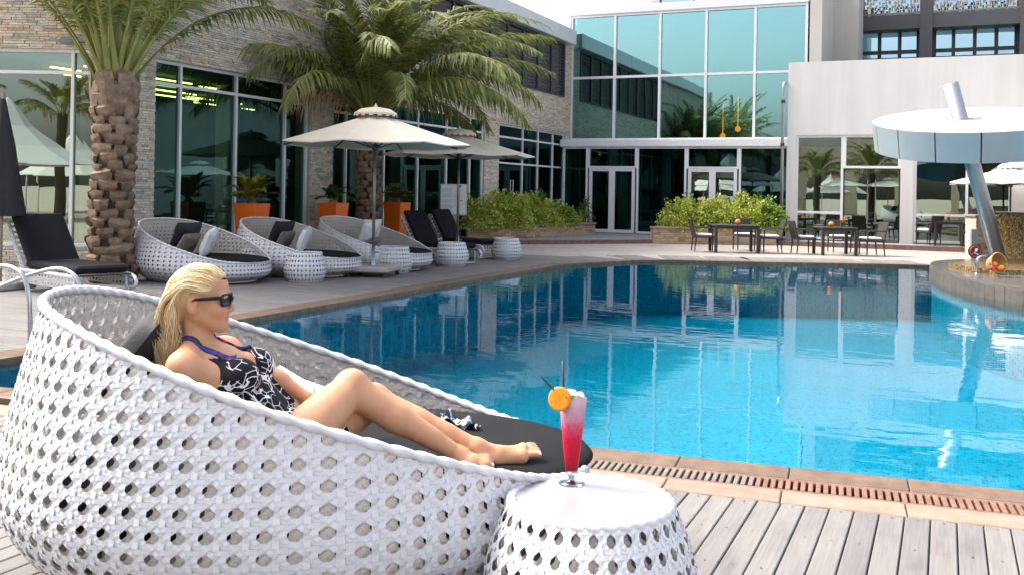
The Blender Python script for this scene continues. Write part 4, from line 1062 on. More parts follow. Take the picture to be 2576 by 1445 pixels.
for i,t in enumerate(pods):
    L=lambda x,y,z:(t.matrix_world if False else Matrix.Translation(t.location)@Matrix.Rotation(t.rotation_euler.z,4,'Z'))@Vector((x,y,z))
    wh=['pod next to the thick palm','middle pod of the three','pod beside the loungers'][i]
    if i<2:
        pillow('dark grey pillow leaning in the '+wh,L(-.52,.05,.72),(math.radians(-22),0,t.rotation_euler.z-pi/2+.1),.62,.46,.16,M['pillow_grey'],i)
        pillow('taupe patterned pillow in the '+wh,L(-.34,-.08,.58),(math.radians(-30),0,t.rotation_euler.z-pi/2+.25),.5,.4,.15,M['pillow_taupe'],i+3)
        pillow('square white pillow in the '+wh,L(.02,.02,.62),(math.radians(-22),math.radians(8),t.rotation_euler.z-pi/2+.55),.48,.46,.17,M['pillow_white'],i+6)
    else:
        pillow('wide cream pillow leaning in the '+wh,L(-.35,.28,.72),(math.radians(-18),0,t.rotation_euler.z-pi/2-.2),.5,.46,.16,M['pillow_cream'],9)
        pillow('soft white pillow in the '+wh,L(-.25,.05,.68),(math.radians(-22),0,t.rotation_euler.z-pi/2+.1),.52,.42,.16,M['pillow_white'],10)
        pillow('flat taupe pillow in the '+wh,L(.05,-.3,.5),(math.radians(-60),0,t.rotation_euler.z-pi/2+.3),.5,.36,.14,M['pillow_taupe'],11)
# ------------------------------------------------------------------ sun loungers
def lounger_parts():
    t=thing('sun_lounger','','sun lounger')
    # white tube frame sides with rounded ends
    for sy in(-1,1):
        y=.33*sy; mb=MB()
        pth=[(-.95,y,.30),(.86,y,.30),(.96,y,.27),(1.0,y,.20),(.97,y,.13),(.88,y,.10)]
        mb.tube(pth,.022,8); mb.build('side_rail',M['white_metal'],t,True)
    for x0 in(-.55,.55):
        for sy in(-1,1):
            mb=MB(); y=.31*sy; mb.tube([(x0,y,.30),(x0+.22,y,.30),(x0+.27,y,.26),(x0+.28,y,.02)],.016,8); mb.build('leg',M['white_metal'],t,True)
        mb=MB(); mb.tube([(x0+.28,-.31,.02),(x0+.28,.31,.02)],.016,8); mb.build('foot_bar',M['white_metal'],t,True)
    c2=18
    def ss(x0,x1,z0,z1):
        def f(U,Vv,off):
            x=x0+(x1-x0)*U/c2; y=-.33+.66*Vv/8; return np.stack([x,y,np.interp(x,[x0,x1],[z0,z1])+off*0+np.zeros_like(x)],-1)
        return f
    def side(sy):
        def f(U,Vv,off): 
            return np.stack([-.95+1.85*U/24,np.full_like(U,sy*.345),.12+.18*np.clip(Vv,0,2.)/2],-1)
        return f
    kp=lambda n:(lambda U,Vv:(U>=0)&(U<=n))
    for sy in(-1,1):
        V,F=weave(side(sy),24,2,False,kp(24),.002); np_obj('woven_apron',V,F,M['cane'],t,False)
    th=math.radians(56); ca,sa=math.cos(th),math.sin(th)
    def back(U,Vv,off):
        s=U/9*.82; w=-.33+.66*Vv/8; return np.stack([-.28-ca*s-(off+.02)*sa,w,.30+sa*s-(off+.02)*ca],-1)
    V,F=weave(back,9,8,False,kp(9),.002); np_obj('woven_back',V,F,M['cane'],t,False)
    for sy in(-1,1):
        def bs(U,Vv,off,sy=sy):
            s=U/9*.80; q=np.clip(Vv,0,1)/1.; return np.stack([-.28-ca*s-q*.085*sa,np.full_like(s,sy*.335),.30+sa*s-q*.085*ca],-1)
        V,F=weave(bs,9,1,False,kp(9),.002); np_obj('back_edge_weave',V,F,M['cane'],t,False)
    mb=MB(); mb.tube([(.85,-.30,.30),(.93,-.30,.31),(.93,.30,.31),(.85,.30,.30)],.012,6); mb.build('cushion_stop',M['dark_metal'],t)
    mb=MB(); Mx=Matrix.Translation((-.28,0,.33))@Matrix.Rotation(-(pi-th),4,'Y'); mb.bbox(0,.86,-.31,.31,-.10,-.005,.03,Mx); mb.build('back_cushion',M['black_fabric'],t,False)
    mb=MB(); mb.bbox(-.34,.88,-.31,.31,.325,.43,.03); mb.build('seat_cushion',M['black_fabric'],t,False)
    return t
lg=lounger_parts(); lg['label']='black cushioned white woven sun lounger next to the thick palm'
p=at(163,690,14.0); lg.location=(p.x,p.y,0); lg.rotation_euler=(0,0,-.28); lg.scale=(1.26,1.2,1.0)
p=at(1098,640,21.0); l2=dup(lg,None,(p.x,p.y,0),-.28,'nearer of two black cushioned loungers under the parasol'); l2.scale=(1,1,1)
p=at(1160,630,22.9); l3=dup(lg,None,(p.x,p.y,0),-.28,'farther of two black cushioned loungers beside the rules sign'); l3.scale=(1,1,1)
# ------------------------------------------------------------------ pool rules sign
ps=at(1140,540,26.2); sg=thing('rules_sign','white rules notice board on a grey post behind the loungers','sign',(ps.x,ps.y,0),PHI*.3+.28)
hz=at(1140,503,26.2).z
mb=MB(); mb.bbox(-.36,.36,-.02,.02,hz-.42,hz+.42,.015); mb.build('frame',M['brushed'],sg)
mb=MB(); mb.box(-.33,.33,-.026,-.0205,hz-.39,hz+.39); mb.build('board',M['board_white'],sg)
mb=MB(); mb.box(-.10,.10,-.03,.06,0,hz-.42); mb.build('post',M['concrete'],sg)
mb=MB()
for i in range(26):
    z_=hz+.30-i*.024
    if i%6==5: continue
    w_=R_.uniform(.2,.28); mb.box(-.29,-.29+w_,-.0275,-.0262,z_-.0035,z_+.0035)
    if 2<i<20 : mb.box(.02,.02+R_.uniform(.1,.26),-.0275,-.0262,z_-.0035,z_+.0035)
mb.lathe([(0,0),(.028,0),(.028,.002)],12,Matrix.Translation((-.26,-.0265,hz-.33))@Matrix.Rotation(pi/2,4,'X')); mb.lathe([(0,0),(.028,0),(.028,.002)],12,Matrix.Translation((.22,-.0265,hz-.02))@Matrix.Rotation(pi/2,4,'X'))
mb.build('print',M['print_grey'],sg); mb=MB(); mb.box(.13,.20,-.028,-.0262,hz+.33,hz+.385); mb.build('emblem',M['navy'],sg)
# ------------------------------------------------------------------ pool hand rails
def RSM(P,y0,s):
    P=[Vector((x_,y0,z_*s if z_>0 else z_)) for x_,z_ in P]; Q=[P[0]*2-P[1]]+P+[P[-1]*2-P[-2]]; out=[]
    for i in range(1,len(Q)-2):
        for j in range(5):
            t=j/5; a,b,c,d=Q[i-1:i+3]; out.append(.5*((2*b)+(c-a)*t+(2*a-5*b+4*c-d)*t*t+(-a+3*b-3*c+d)*t**3))
    return out+[P[-1]]
for k_,(dx,dy) in enumerate([(0,-.53),(.0,.04)]):
    lab=['curved steel pool hand rail nearer the woven pod','curved steel pool hand rail nearer the black lounger'][k_]
    P=[(-8.9,.35),(-8.55,.52),(-8.2,.67),(-7.85,.79),(-7.6,.84),(-7.42,.80),(-7.32,.68),(-7.28,.45),(-7.27,.1),(-7.27,-.6)]
    mb=MB(); y0=6.62+dy; mb.tube(RSM(P,y0,(.80,.74)[k_]/.84),.021,10)
    zq=.35*(.80,.74)[k_]/.84; mb.tube([(-8.9,y0,zq),(-9.02,y0,zq-.1),(-9.08,y0,zq-.2),(-9.1,y0,0)],.021,10)
    t=thing('hand_rail',lab,'hand rail',(-9.1,y0,0)); bput(mb,'rail',M['steel'],t,True)
    mb=MB(); mb.lathe([(.06,0),(.06,.01),(.03,.02)],14,Matrix.Translation((-9.1+dx*.3,y0,0))); bput(mb,'foot_plate',M['steel'],t,True)
# ------------------------------------------------------------------ dining sets
def dining_chair():
    t=thing('dining_chair','','chair')
    for sx,sy in((-1,-1),(1,-1),(-1,1),(1,1)):
        mb=MB(); k=.0 if sy<0 else -.04
        q=[(sx*.235,.22*sy-(.04 if sy>0 else 0)*-1,0.03),(sx*.24,.22*sy,.42)]
        mb.tube(q,[.016,.024],6); mb.tube([q[0][:2]+(0,),q[0]],.018,6); mb.build('leg',M['brown_wicker'],t)
        mb=MB(); mb.lathe([(.019,0),(.019,.025)],8,Matrix.Translation((q[0][0],q[0][1],.002))); mb.build('foot_cap',M['steel'],t)
    mb=MB(); mb.bbox(-.27,.27,-.26,.25,.38,.43,.012); mb.build('seat',M['brown_wicker'],t)
    mb=MB(); mb.bbox(-.24,.24,-.25,.19,.432,.49,.025); mb.build('seat_pad',M['pad_white'],t)
    mb=MB(); Mx=Matrix.Translation((0,.24,.40))@Matrix.Rotation(math.radians(-13),4,'X'); mb.bbox(-.265,.265,-.022,.022,0,.50,.015,Mx); mb.build('backrest',M['brown_wicker'],t)
    for sx in(-1,1):
        mb=MB(); mb.tube([(sx*.25,-.21,.42),(sx*.255,-.21,.62),(sx*.255,-.17,.65),(sx*.255,.1,.66),(sx*.25,.28,.66)],.02,6); mb.build('armrest',M['brown_wicker'],t)
    return t
def dining_table(w,d):
    t=thing('dining_table','','table')
    mb=MB(); mb.bbox(-w/2,w/2,-d/2,d/2,.70,.74,.01); mb.build('table_top',M['brown_wicker'],t)
    mb=MB(); mb.box(-w/2+.06,w/2-.06,-d/2+.06,d/2-.06,.64,.70); mb.build('apron',M['brown_wicker'],t)
    for sx in(-1,1):
        for sy in(-1,1):
            mb=MB(); mb.box(sx*(w/2-.04)-.035,sx*(w/2-.04)+.035,sy*(d/2-.04)-.035,sy*(d/2-.04)+.035,0,.7); mb.build('leg',M['brown_wicker'],t)
    return t
chp=dining_chair(); chp['label']='dark woven dining chair drawn up at the table by the low bed, nearest the bed corner'
ang=PHI; rt=Vector((CP,SP)); fw=Vector((-SP,CP))
def place(o,px,py,dep,rz,label=None): p=at(px,py,dep); o.location=(p.x,p.y,0); o.rotation_euler=(0,0,rz); 
tA=dining_table(1.2,.85); tA['label']='dark dining table with an orange ball in front of the low bed'; place(tA,1846,600,26.4,ang)
tB=dining_table(.95,.85); tB['label']='dark dining table with an orange flower vase by the glass door'; place(tB,2100,600,26.0,ang)
place(chp,1768,600,26.4,ang+pi/2+.0); chp['label']='dark woven dining chair at the ball table, standing by the bed corner'
def chair_at(px,dep,rz,label,z=0): c=dup(chp,None,None,None,label); place(c,px,600,dep,rz); c.location.z=z; return c
chair_at(1872,27.45,ang+.05,'dark woven dining chair tucked behind the ball table facing the pool')
chair_at(1938,26.3,ang-pi/2-.05,'dark woven dining chair at the ball table, its back to the other table')
chair_at(2022,26.2,ang+pi/2+.05,'dark woven dining chair at the vase table, its back to the ball table')
chair_at(2112,27.1,ang+.0,'dark woven dining chair tucked behind the vase table facing the pool')
chair_at(2192,25.9,ang-pi/2+.08,'dark woven dining chair at the vase table, nearest the pool bar')
tC=dining_table(.8,.75); tC['label']='dark dining table on the step in front of the wing window'; place(tC,2383,600,32.6,0); tC.location.y=32.0; tC.location.z=.137; tC.location.x=.08
def chz(x,y,rz,label): c=dup(chp,None,(x,y,.137),rz,label)
chz(-.48,31.95,pi+.9,'dark woven chair on the step with its back to the dining tables')
chz(.72,32.0,-pi/2,'dark woven chair on the step close to the bar stone pier')
mb=MB(); mb.ell((0,0,.075),(.078,.078,.075),14,10); p=tA.location+Vector((rt.x*.1,rt.y*.1,.742)); tag(mb.build('orange_ball',M['fruit_orange'],None,True,loc=p),'round orange ball on the dining table','ball')
def flowers(loc,label):
    t=thing('flower_vase',label,'flowers',loc); mb=MB(); mb.lathe([(.035,0),(.04,.02),(.045,.1),(.05,.12)],10); mb.build('vase',M['dark_leaf'],t)
    rg=random.Random(3)
    for i in range(7):
        mb=MB(); c=Vector((rg.uniform(-.09,.09),rg.uniform(-.09,.09),.2+rg.uniform(-.02,.05)))
        for k in range(7):
            a=k*.9+rg.random(); d=Vector((math.cos(a),math.sin(a),.5))*.05; w=Vector((-math.sin(a),math.cos(a),0))*.016
            q=mb.pts([c,c+d*.6+w,c+d,c+d*.6-w]); mb.face(q,q+1,q+2,q+3)
        mb.tube([(0,0,.08),c],.004,4); mb.build('bloom',M['fruit_orange'],t)
flowers(tB.location+Vector((rt.x*.18,rt.y*.18,.742)),'small vase of orange flowers on the vase table by the door')
flowers(tC.location+Vector((0,0,.742)),'orange flowers on the table on the step')
mb=MB(); mb.ell((0,0,.07),(.075,.075,.07),14,10); p=tB.location+Vector((-rt.x*.1,-rt.y*.1,.742)); tag(mb.build('orange_ball',M['fruit_orange'],None,True,loc=p),'round orange ball beside the flower vase','ball')
# ------------------------------------------------------------------ swim-up bar
LA=Vector((CP,SP,0)); TO=Vector((SP,-CP,0)); UP=Vector((0,0,1))
bar=thing('pool_bar','low curved granite swim-up bar counter rising from the pool','bar counter',onz(2450,690,.2)*1.0)
near=[onz(x,y,.22) for x,y in((2340,661),(2346,669),(2366,678),(2395,687),(2430,696),(2480,706),(2530,714),(2576,720))]
dirr=(near[-1]-near[-2]).normalized(); near.append(near[-1]+dirr*3.5)
farp=[onz(x,y,.22) for x,y in((2352,656),(2385,653),(2430,651.5),(2480,651))]
far2=farp[-1]+Vector((4.5,1.0,0))
poly=[(p.x,p.y) for p in near]+[(far2.x,far2.y)]+[(p.x,p.y) for p in farp[::-1]]
mb=MB(); mb.prism(poly,.17,.22); bput(mb,'counter_top',M['granite'],bar)
cen=Vector((sum(p[0] for p in poly)/len(poly),sum(p[1] for p in poly)/len(poly),0))
ins=[Vector((p[0],p[1],0)).lerp(cen,.02) for p in poly]
mb=MB(); mb.prism([(p.x,p.y) for p in ins],-.14,.169); bput(mb,'core',M['mortar'],bar)
ins2=[Vector((p[0],p[1],0)).lerp(cen,.03) for p in poly]; mb=MB(); mb.prism([(p.x,p.y) for p in ins2],-1.24,-.141); bput(mb,'submerged_core',M['pool_tile'],bar)
for a,b in along([Vector((p.x,p.y,0)) for p in near],.26):
    d=(b-a).normalized(); nn=Vector((d.y,-d.x,0)); c=(a+b)/2-nn*.005; h=(b-a).length/2
    m_=MB(); m_.bbox(-h+.003,h-.003,-.02,.02,-.14,.165,.004); m_.build('facing_tile',M['facing'],bar,loc=c-bar.location,rot=math.atan2(d.y,d.x))
mw=[at(2506,600,21.6),at(2600,600,20.6)]
t=thing('mosaic_wall','brown mosaic wall standing behind the leaning column','wall',mw[0])
d=(mw[1]-mw[0]); d.z=0; d=d.normalized(); zt_=at(2530,537,21.4).z
Mx=Matrix.Translation((mw[0].x,mw[0].y,0))@Matrix.Rotation(math.atan2(d.y,d.x),4,'Z')
mb=MB(); mb.box(0,4,0,.25,.1,zt_,Mx); bput(mb,'wall',M['bar_mosaic'],t); mb=MB(); mb.bbox(-.02,4,-.02,.27,zt_,zt_+.04,.008,Mx); bput(mb,'cap',M['granite'],t)
wp=[onz(x,y,.224) for x,y in((2385,671),(2440,683),(2510,690),(2590,692),(2590,660),(2505,662),(2450,663))]
mb=MB(); mb.prism([(p.x,p.y) for p in wp],.2205,.30); bput(mb,'mosaic_bed',M['bar_mosaic'],bar)
sp_=at(2482,600,22.4); t=thing('stone_pier','short stone-clad pier at the end of the mosaic wall','pier',(sp_.x,sp_.y,0),PHI)
mb=MB(); mb.box(-.26,.26,0,.5,0,at(2482,541,22.4).z-.04); mb.build('core',M['mortar'],t)
zz=at(2482,541,22.4).z
for e0,e1,q0,q1,o_,r in stone_rows([(-.27,.27,0,zz-.05)],(.05,.08),(.15,.35)):
    m_=MB(); m_.bbox((e0-e1)/2+.002,(e1-e0)/2-.002,-.02-o_,.03,(q0-q1)/2+.002,(q1-q0)/2-.002,.006); m_.build('stone',M['bedstone_single'],t,loc=((e0+e1)/2,-.012,(q0+q1)/2))
mb=MB(); mb.bbox(-.30,.30,-.06,.55,zz-.05,zz,.008); mb.build('cap_stone',M['tan_strip'],t)
gp=at(2449,610,22.2); mb=MB(); mb.bbox(-.07,.07,-.04,.04,0,at(2449,576,22.2).z,.01); tag(mb.build('grey_post',M['alum_panel'],None,loc=(gp.x,gp.y,0),rot=PHI),'narrow grey metal post beside the stone pier','post')
# little prohibition sign and beer tap on the counter
q=onz(2452,676,.22); t=thing('warning_sign','small round warning sign with a red ring on the bar counter','sign',q,PHI)
mb=MB(); mb.lathe([(0,-.012),(.13,-.012),(.13,.012),(0,.012)],20,Matrix.Translation((0,0,.33))@Matrix.Rotation(pi/2,4,'X')); mb.build('disc',M['dark_metal'],t)
mb=MB(); ring_=[(.10*math.cos(2*pi*i/20),-.016,.33+.10*math.sin(2*pi*i/20)) for i in range(21)]; mb.tube(ring_,.010,5); mb.tube([(-.07,-.016,.26),(.07,-.016,.40)],.008,5); mb.build('ring',M['red_print'],t)
mb=MB(); mb.ell((.02,-.018,.36),(.03,.006,.03),8,6); mb.tube([(.02,-.018,.35),(-.02,-.018,.30),(.05,-.018,.27)],.012,5); mb.build('figure',M['board_white'],t)
mb=MB(); mb.tube([(0,0,0),(0,0,.2)],.02,6); mb.build('stem',M['brushed'],t)
q=onz(2458,689,.22); t=thing('tap','curved chrome tap on the bar counter','tap',q,PHI)
mb=MB(); mb.tube([(0,0,0),(0,0,.2),(.01,0,.27),(.06,0,.31),(.13,0,.32),(.19,0,.325)],[.03,.026,.024,.022,.02,.016],10); mb.build('spout',M['steel'],t,True)
mb=MB(); mb.tube([(.17,-.06,.33),(.17,.06,.33)],.014,8); mb.build('handle',M['dark_metal'],t,True); mb=MB(); mb.lathe([(.05,0),(.05,.012),(.03,.02)],14); mb.build('foot_plate',M['steel'],t,True)
# leaning column and tilted round canopy
cb=at(2516,664,20.6); ct=at(2391,210,20.2); ax=(ct-cb).normalized()
col_=thing('leaning_column','leaning grey steel column passing up through the round bar canopy','column',cb)
mb=MB(); mb.tube([cb-ax*.1,cb+ax*.02,cb+ax*.12,cb+(ct-cb)*.5,ct],[.05,.11,.15,.152,.152],24); bput(mb,'shaft',M['brushed'],col_,True)
cc=at(2450,297,20.3); nrm=(UP+TO*math.tan(math.radians(10.5))-LA*math.tan(math.radians(5.5))).normalized()
e1=(LA-nrm*LA.dot(nrm)).normalized(); e2=nrm.cross(e1)
Mc=Matrix(((e1.x,e2.x,nrm.x,cc.x),(e1.y,e2.y,nrm.y,cc.y),(e1.z,e2.z,nrm.z,cc.z),(0,0,0,1)))
cano=thing('bar_canopy','tilted round canopy with white top and grey metal edge panels','canopy',cc); RC=1.98; HC=.62
mb=MB(); mb.lathe([(0,.0),(RC-.3,.0),(RC-.05,-.012),(RC-.02,-.03)],64,Mc); bput(mb,'roof_top',M['roof_white'],cano,True)
mb=MB(); mb.lathe([(RC-.06,-.04),(RC-.06,-HC),(0,-HC)],64,Mc); bput(mb,'soffit',M['gasket'],cano)
nP=15
for i in range(nP):
    a0,a1=2*pi*(i+.38)/nP+.007,2*pi*(i+1.38)/nP-.007; mb=MB(); sg_=8; prv=None
    for j in range(sg_+1):
        a=a0+(a1-a0)*j/sg_; k=mb.pts([Mc@Vector((r_*math.cos(a),r_*math.sin(a),z_)) for r_,z_ in((RC-.03,-.02),(RC+.01,-.022),(RC+.01-.05,-HC),(RC-.1,-HC))])
        if prv is not None:
            for u in range(4): mb.face(prv+u,prv+(u+1)%4,k+(u+1)%4,k+u)
        else: mb.face(k,k+1,k+2,k+3)
        prv=k
    mb.face(prv+3,prv+2,prv+1,prv); bput(mb,'edge_panel',M['alum_panel'],cano)
for i in range(6):
    a=pi*i/6; mb=MB(); mb.tube([Mc@Vector((-(RC-.1)*math.cos(a),-(RC-.1)*math.sin(a),.004)),Mc@Vector(((RC-.1)*math.cos(a),(RC-.1)*math.sin(a),.004))],.005,4); bput(mb,'roof_seam',M['concrete'],cano)
# basket of fruit lying on its side
bk_=onz(2503,684,.30); bk_.z=.30+.17; t=thing('fruit_basket','round cane basket tipped on its side spilling fruit','basket',bk_-UP*.17,PHI+.35); t.scale=(.85,.85,.85)
mb=MB(); Mb=Matrix.Translation((0,0,.17))@Matrix.Rotation(math.radians(78),4,'X')
mb.lathe([(.20,.10),(.19,.06),(.17,-.02),(.12,-.12),(.0,-.15)],20,Mb,False); mb.lathe([(.185,.09),(.16,-.01),(.11,-.10),(0,-.13)],20,Mb,False); mb.build('bowl',M['basket'],t,True)
mb=MB(); mb.tube([Mb@Vector((.2*math.cos(2*pi*i/24),.2*math.sin(2*pi*i/24),.1)) for i in range(25)],.016,6); mb.build('rim',M['basket'],t,True)
for i,(dx,dz,c,r_) in enumerate([(-.10,.05,'fruit_red',.045),(-.05,.055,'fruit_red',.04),(-.06,.11,'fruit_orange',.045),(.02,.04,'fruit_orange',.042),(.06,.05,'fruit_orange',.05),(-.12,.12,'fruit_red',.04)]):
    mb=MB(); mb.ell((0,0,0),(r_,r_,r_*.95),12,8); p=t.location+LA*dx+TO*(.10+.012*i%3*.01)+UP*(dz+.03); tag(mb.build('fruit',M[c],None,True,loc=p),{'fruit_red':'round red fruit in the tipped cane basket','fruit_orange':'round orange fruit in the tipped cane basket'}[c],'fruit','fruit in the basket')
# ------------------------------------------------------------------ cocktail on the near table
gz=TH+.009; g00=onz(1430,1192,gz); g0=g00+TO*.115+LA*.005; gs=dep_of(g0)/FPX
ck=thing('cocktail_glass','tall flared glass of red and pink iced cocktail on the side table','cocktail',g0)
HG=222*gs; rb,rt_=.0165*1.35,.0365*1.38
def lerp(a,b,t): return a+(b-a)*t
gp_=[(.0,.0),(.049,.0),(.050,.003),(.03,.008),(.014,.013),(.0115,.02),(.014,.03),(.024,.037)]
z0=.045; prof=gp_+[(lerp(.025,rt_+.0045,q),lerp(z0,HG*.985,q)) for q in(0,.3,.6,1)]
inn=[(lerp(.0225,rt_+.002,q),lerp(z0+.004,HG*.985,q)) for q in(1,.6,.3,0)]+[(0,z0+.003)]
M['glass_foot']=glass_mat('glass_foot',(.62,.67,.71),(.9,.9,.9),.04,0,.4)  # clear glass; grey tint imitates its dark refraction
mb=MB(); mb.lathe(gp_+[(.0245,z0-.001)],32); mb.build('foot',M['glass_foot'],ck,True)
prof=prof[len(gp_):]
mb=MB(); mb.lathe(prof+[(rt_+.0025,HG*.985),(rt_+.002,HG*.975)],40,None,False); mb.build('glass',M['glass_clear'],ck,True)
def drinkmat():
    m=N('drink'); co=m.coord('Object'); sx=m.n('SeparateXYZ'); m.l(co,sx.inputs[0])
    nz=m.noise(60,3,co); zz_=m.math('ADD',m.math('DIVIDE',sx.outputs[2],HG),m.math('MULTIPLY',m.math('SUBTRACT',nz,.5),.22))
    col=m.ramp(zz_,[(.12,(.42,.0,.018)),(.5,(.55,.002,.035)),(.62,(.60,.04,.11)),(.74,(.60,.22,.32)),(.95,(.62,.42,.48))])
    m.base(col,.6,0,.15); m.b.inputs['Subsurface Weight'].default_value=.08; m.b.inputs['Subsurface Radius'].default_value=(.02,.008,.008)
    m.bump(m.noise(140,3,co),.5,.004); return m.m
M['drink']=drinkmat()
mb=MB(); mb.lathe([(0,z0+.006)]+[(lerp(.0235,rt_+.0035,q),lerp(z0+.006,HG*.97,q)) for q in(0,.25,.5,.75,1)]+[(rt_*.7,HG*1.0),(0,HG*1.01)],32); mb.build('drink',M['drink'],ck,True)
mb=MB(); mb.lathe([(0,.0042),(.016,.0042),(.012,.009),(0,.011)],16); mb.build('red_foot_reflection',M['drink'],ck,True)  # red disc modelled in place of the drink's reflection in the foot
mb=MB(); rg=random.Random(4)
for i in range(46):
    a,r_=rg.uniform(0,6.28),rt_*math.sqrt(rg.random())*.9; Mx=Matrix.Translation((r_*math.cos(a),r_*math.sin(a),HG*.985+rg.uniform(0,.012)))@Matrix.Rotation(rg.uniform(0,3),4,(rg.random(),rg.random(),rg.random()+.1)); s_=rg.uniform(.004,.008); mb.box(-s_,s_,-s_,s_,-s_,s_,Mx)
M['ice']=plain('ice',(.8,.72,.76),.1,0,.1); stuff(mb.build('crushed_ice',M['ice'],ck))
def gl(px,py,dd=0): p=at(px,py,dep_of(g00)+dd); return p-g00
mb=MB(); mb.tube([gl(1412,1010),gl(1409,893)],.0036,8); mb.build('straw',M['straw_black'],ck,True)
mb=MB(); mb.tube([gl(1425,1012,-.01),gl(1388,965,-.02),gl(1356,932,-.03)],.0036,8); mb.build('straw',M['straw_black'],ck,True)
oc=gl(1401,986,-.035); nO=(TO*.86-LA*.42+UP*.18).normalized(); a1_=(LA-nO*LA.dot(nO)).normalized(); a2_=nO.cross(a1_)
Mo=Matrix(((a1_.x,a2_.x,nO.x,oc.x),(a1_.y,a2_.y,nO.y,oc.y),(a1_.z,a2_.z,nO.z,oc.z),(0,0,0,1)))
RO=30*gs
M['orange_flesh']=plain('orange_flesh',(.62,.24,.005),.3,0,.12,120); M['orange_rind']=plain('orange_rind',(.62,.20,.0),.4); M['pith']=plain('pith',(.62,.42,.10),.5)
mb=MB(); mb.lathe([(0,-.004),(RO*.86,-.004),(RO*.86,.004),(0,.004)],30,Mo); sl_=mb.build('orange_slice',M['pith'],ck)
mb=MB(); mb.lathe([(RO*.86,-.005),(RO,-.004),(RO,.004),(RO*.86,.005)],30,Mo); mb.build('rind',M['orange_rind'],sl_,True)
for i in range(9):
    a0,a1=2*pi*i/9+.07,2*pi*(i+1)/9-.07; am=(a0+a1)/2; mb=MB(); P2=[(RO*.12*math.cos(am),RO*.12*math.sin(am))]+[(RO*.81*math.cos(lerp(a0,a1,k/5)),RO*.81*math.sin(lerp(a0,a1,k/5))) for k in range(6)]
    mb.prism(P2,-.0062,.0062,Mo); mb.build('segment',M['orange_flesh'],sl_)
mb=MB(); c=gl(1422,985,-.05)
for k in range(3):
    d=LA*(.022*(k-.6))+UP*.010+TO*.006; w=UP*.007; q_=mb.pts([c,c+d*.5+w,c+d,c+d*.5-w]); mb.face(q_,q_+1,q_+2,q_+3)
mb.build('mint_leaf',M['green_leaf_small'],ck)
# ------------------------------------------------------------------ the reclining woman
f32=np.float32
def J(px,py,dep):
    dx,dy=px-PX,py-PY; u=dx*math.cos(ROLL)+dy*math.sin(ROLL); v=-dx*math.sin(ROLL)+dy*math.cos(ROLL)
    return np.array([u/FPX*dep,dep,EYE-v/FPX*dep])
def Jz(px,py,z):
    dx,dy=px-PX,py-PY; v=-dx*math.sin(ROLL)+dy*math.cos(ROLL); return J(px,py,(EYE-z)*FPX/v)
def toW(V): V=np.asarray(V); return np.stack([V[...,0]*CP-V[...,1]*SP,V[...,0]*SP+V[...,1]*CP,V[...,2]],-1)
class Field:
    def __init__(s,lo,hi,h):
        s.h=h; s.lo=np.array(lo,float); n=np.ceil((np.array(hi)-s.lo)/h).astype(int)+1; s.n=n
        s.ax=[(s.lo[i]+h*np.arange(n[i])).astype(f32) for i in range(3)]; s.f=np.full(n,.25,f32)
    def add(s,dist,blo,bhi,k,op='add'):
        m=max(.03,k*1.3); sl=[]
        for i in range(3):
            a=max(0,int((blo[i]-m-s.lo[i])/s.h)); b=min(s.n[i],int((bhi[i]+m-s.lo[i])/s.h)+2)
            if b<=a: return
            sl.append(slice(a,b))
        X,Y,Z=np.meshgrid(s.ax[0][sl[0]],s.ax[1][sl[1]],s.ax[2][sl[2]],indexing='ij',sparse=True)
        d=dist(X,Y,Z).astype(f32); a=s.f[tuple(sl)]
        if op=='sub': d=-d; hh=np.clip(.5-.5*(a-d)/max(k,1e-6)*-1,0,1); r=np.maximum(a,d)
        else:
            hh=np.clip(.5+.5*(d-a)/max(k,1e-6),0,1); r=d*(1-hh)+a*hh-k*hh*(1-hh)
        s.f[tuple(sl)]=r
    def cone(s,a,b,r1,r2,k=.02):
        a=np.asarray(a,float);b=np.asarray(b,float); ba=b-a; L=float(ba@ba)+1e-9
        def d(X,Y,Z):
            px,py,pz=X-a[0],Y-a[1],Z-a[2]; t=np.clip((px*ba[0]+py*ba[1]+pz*ba[2])/L,0,1)
            return np.sqrt((px-t*ba[0])**2+(py-t*ba[1])**2+(pz-t*ba[2])**2)-(r1+(r2-r1)*t)
        r=max(r1,r2); s.add(d,np.minimum(a,b)-r,np.maximum(a,b)+r,k)
    def ell(s,c,R,rad,k=.02,op='add'):
        "R: three unit axes (rows), rad: radii along them"
        c=np.asarray(c,float); R=np.asarray(R,float); rad=np.asarray(rad,float)
        def d(X,Y,Z):
            px,py,pz=X-c[0],Y-c[1],Z-c[2]; q=[R[i,0]*px+R[i,1]*py+R[i,2]*pz for i in range(3)]
            k0=np.sqrt(sum((q[i]/rad[i])**2 for i in range(3))); k1=np.sqrt(sum((q[i]/rad[i]**2)**2 for i in range(3)))+1e-6
            return k0*(k0-1)/k1
        r=float(rad.max()); s.add(d,c-r,c+r,k,op)
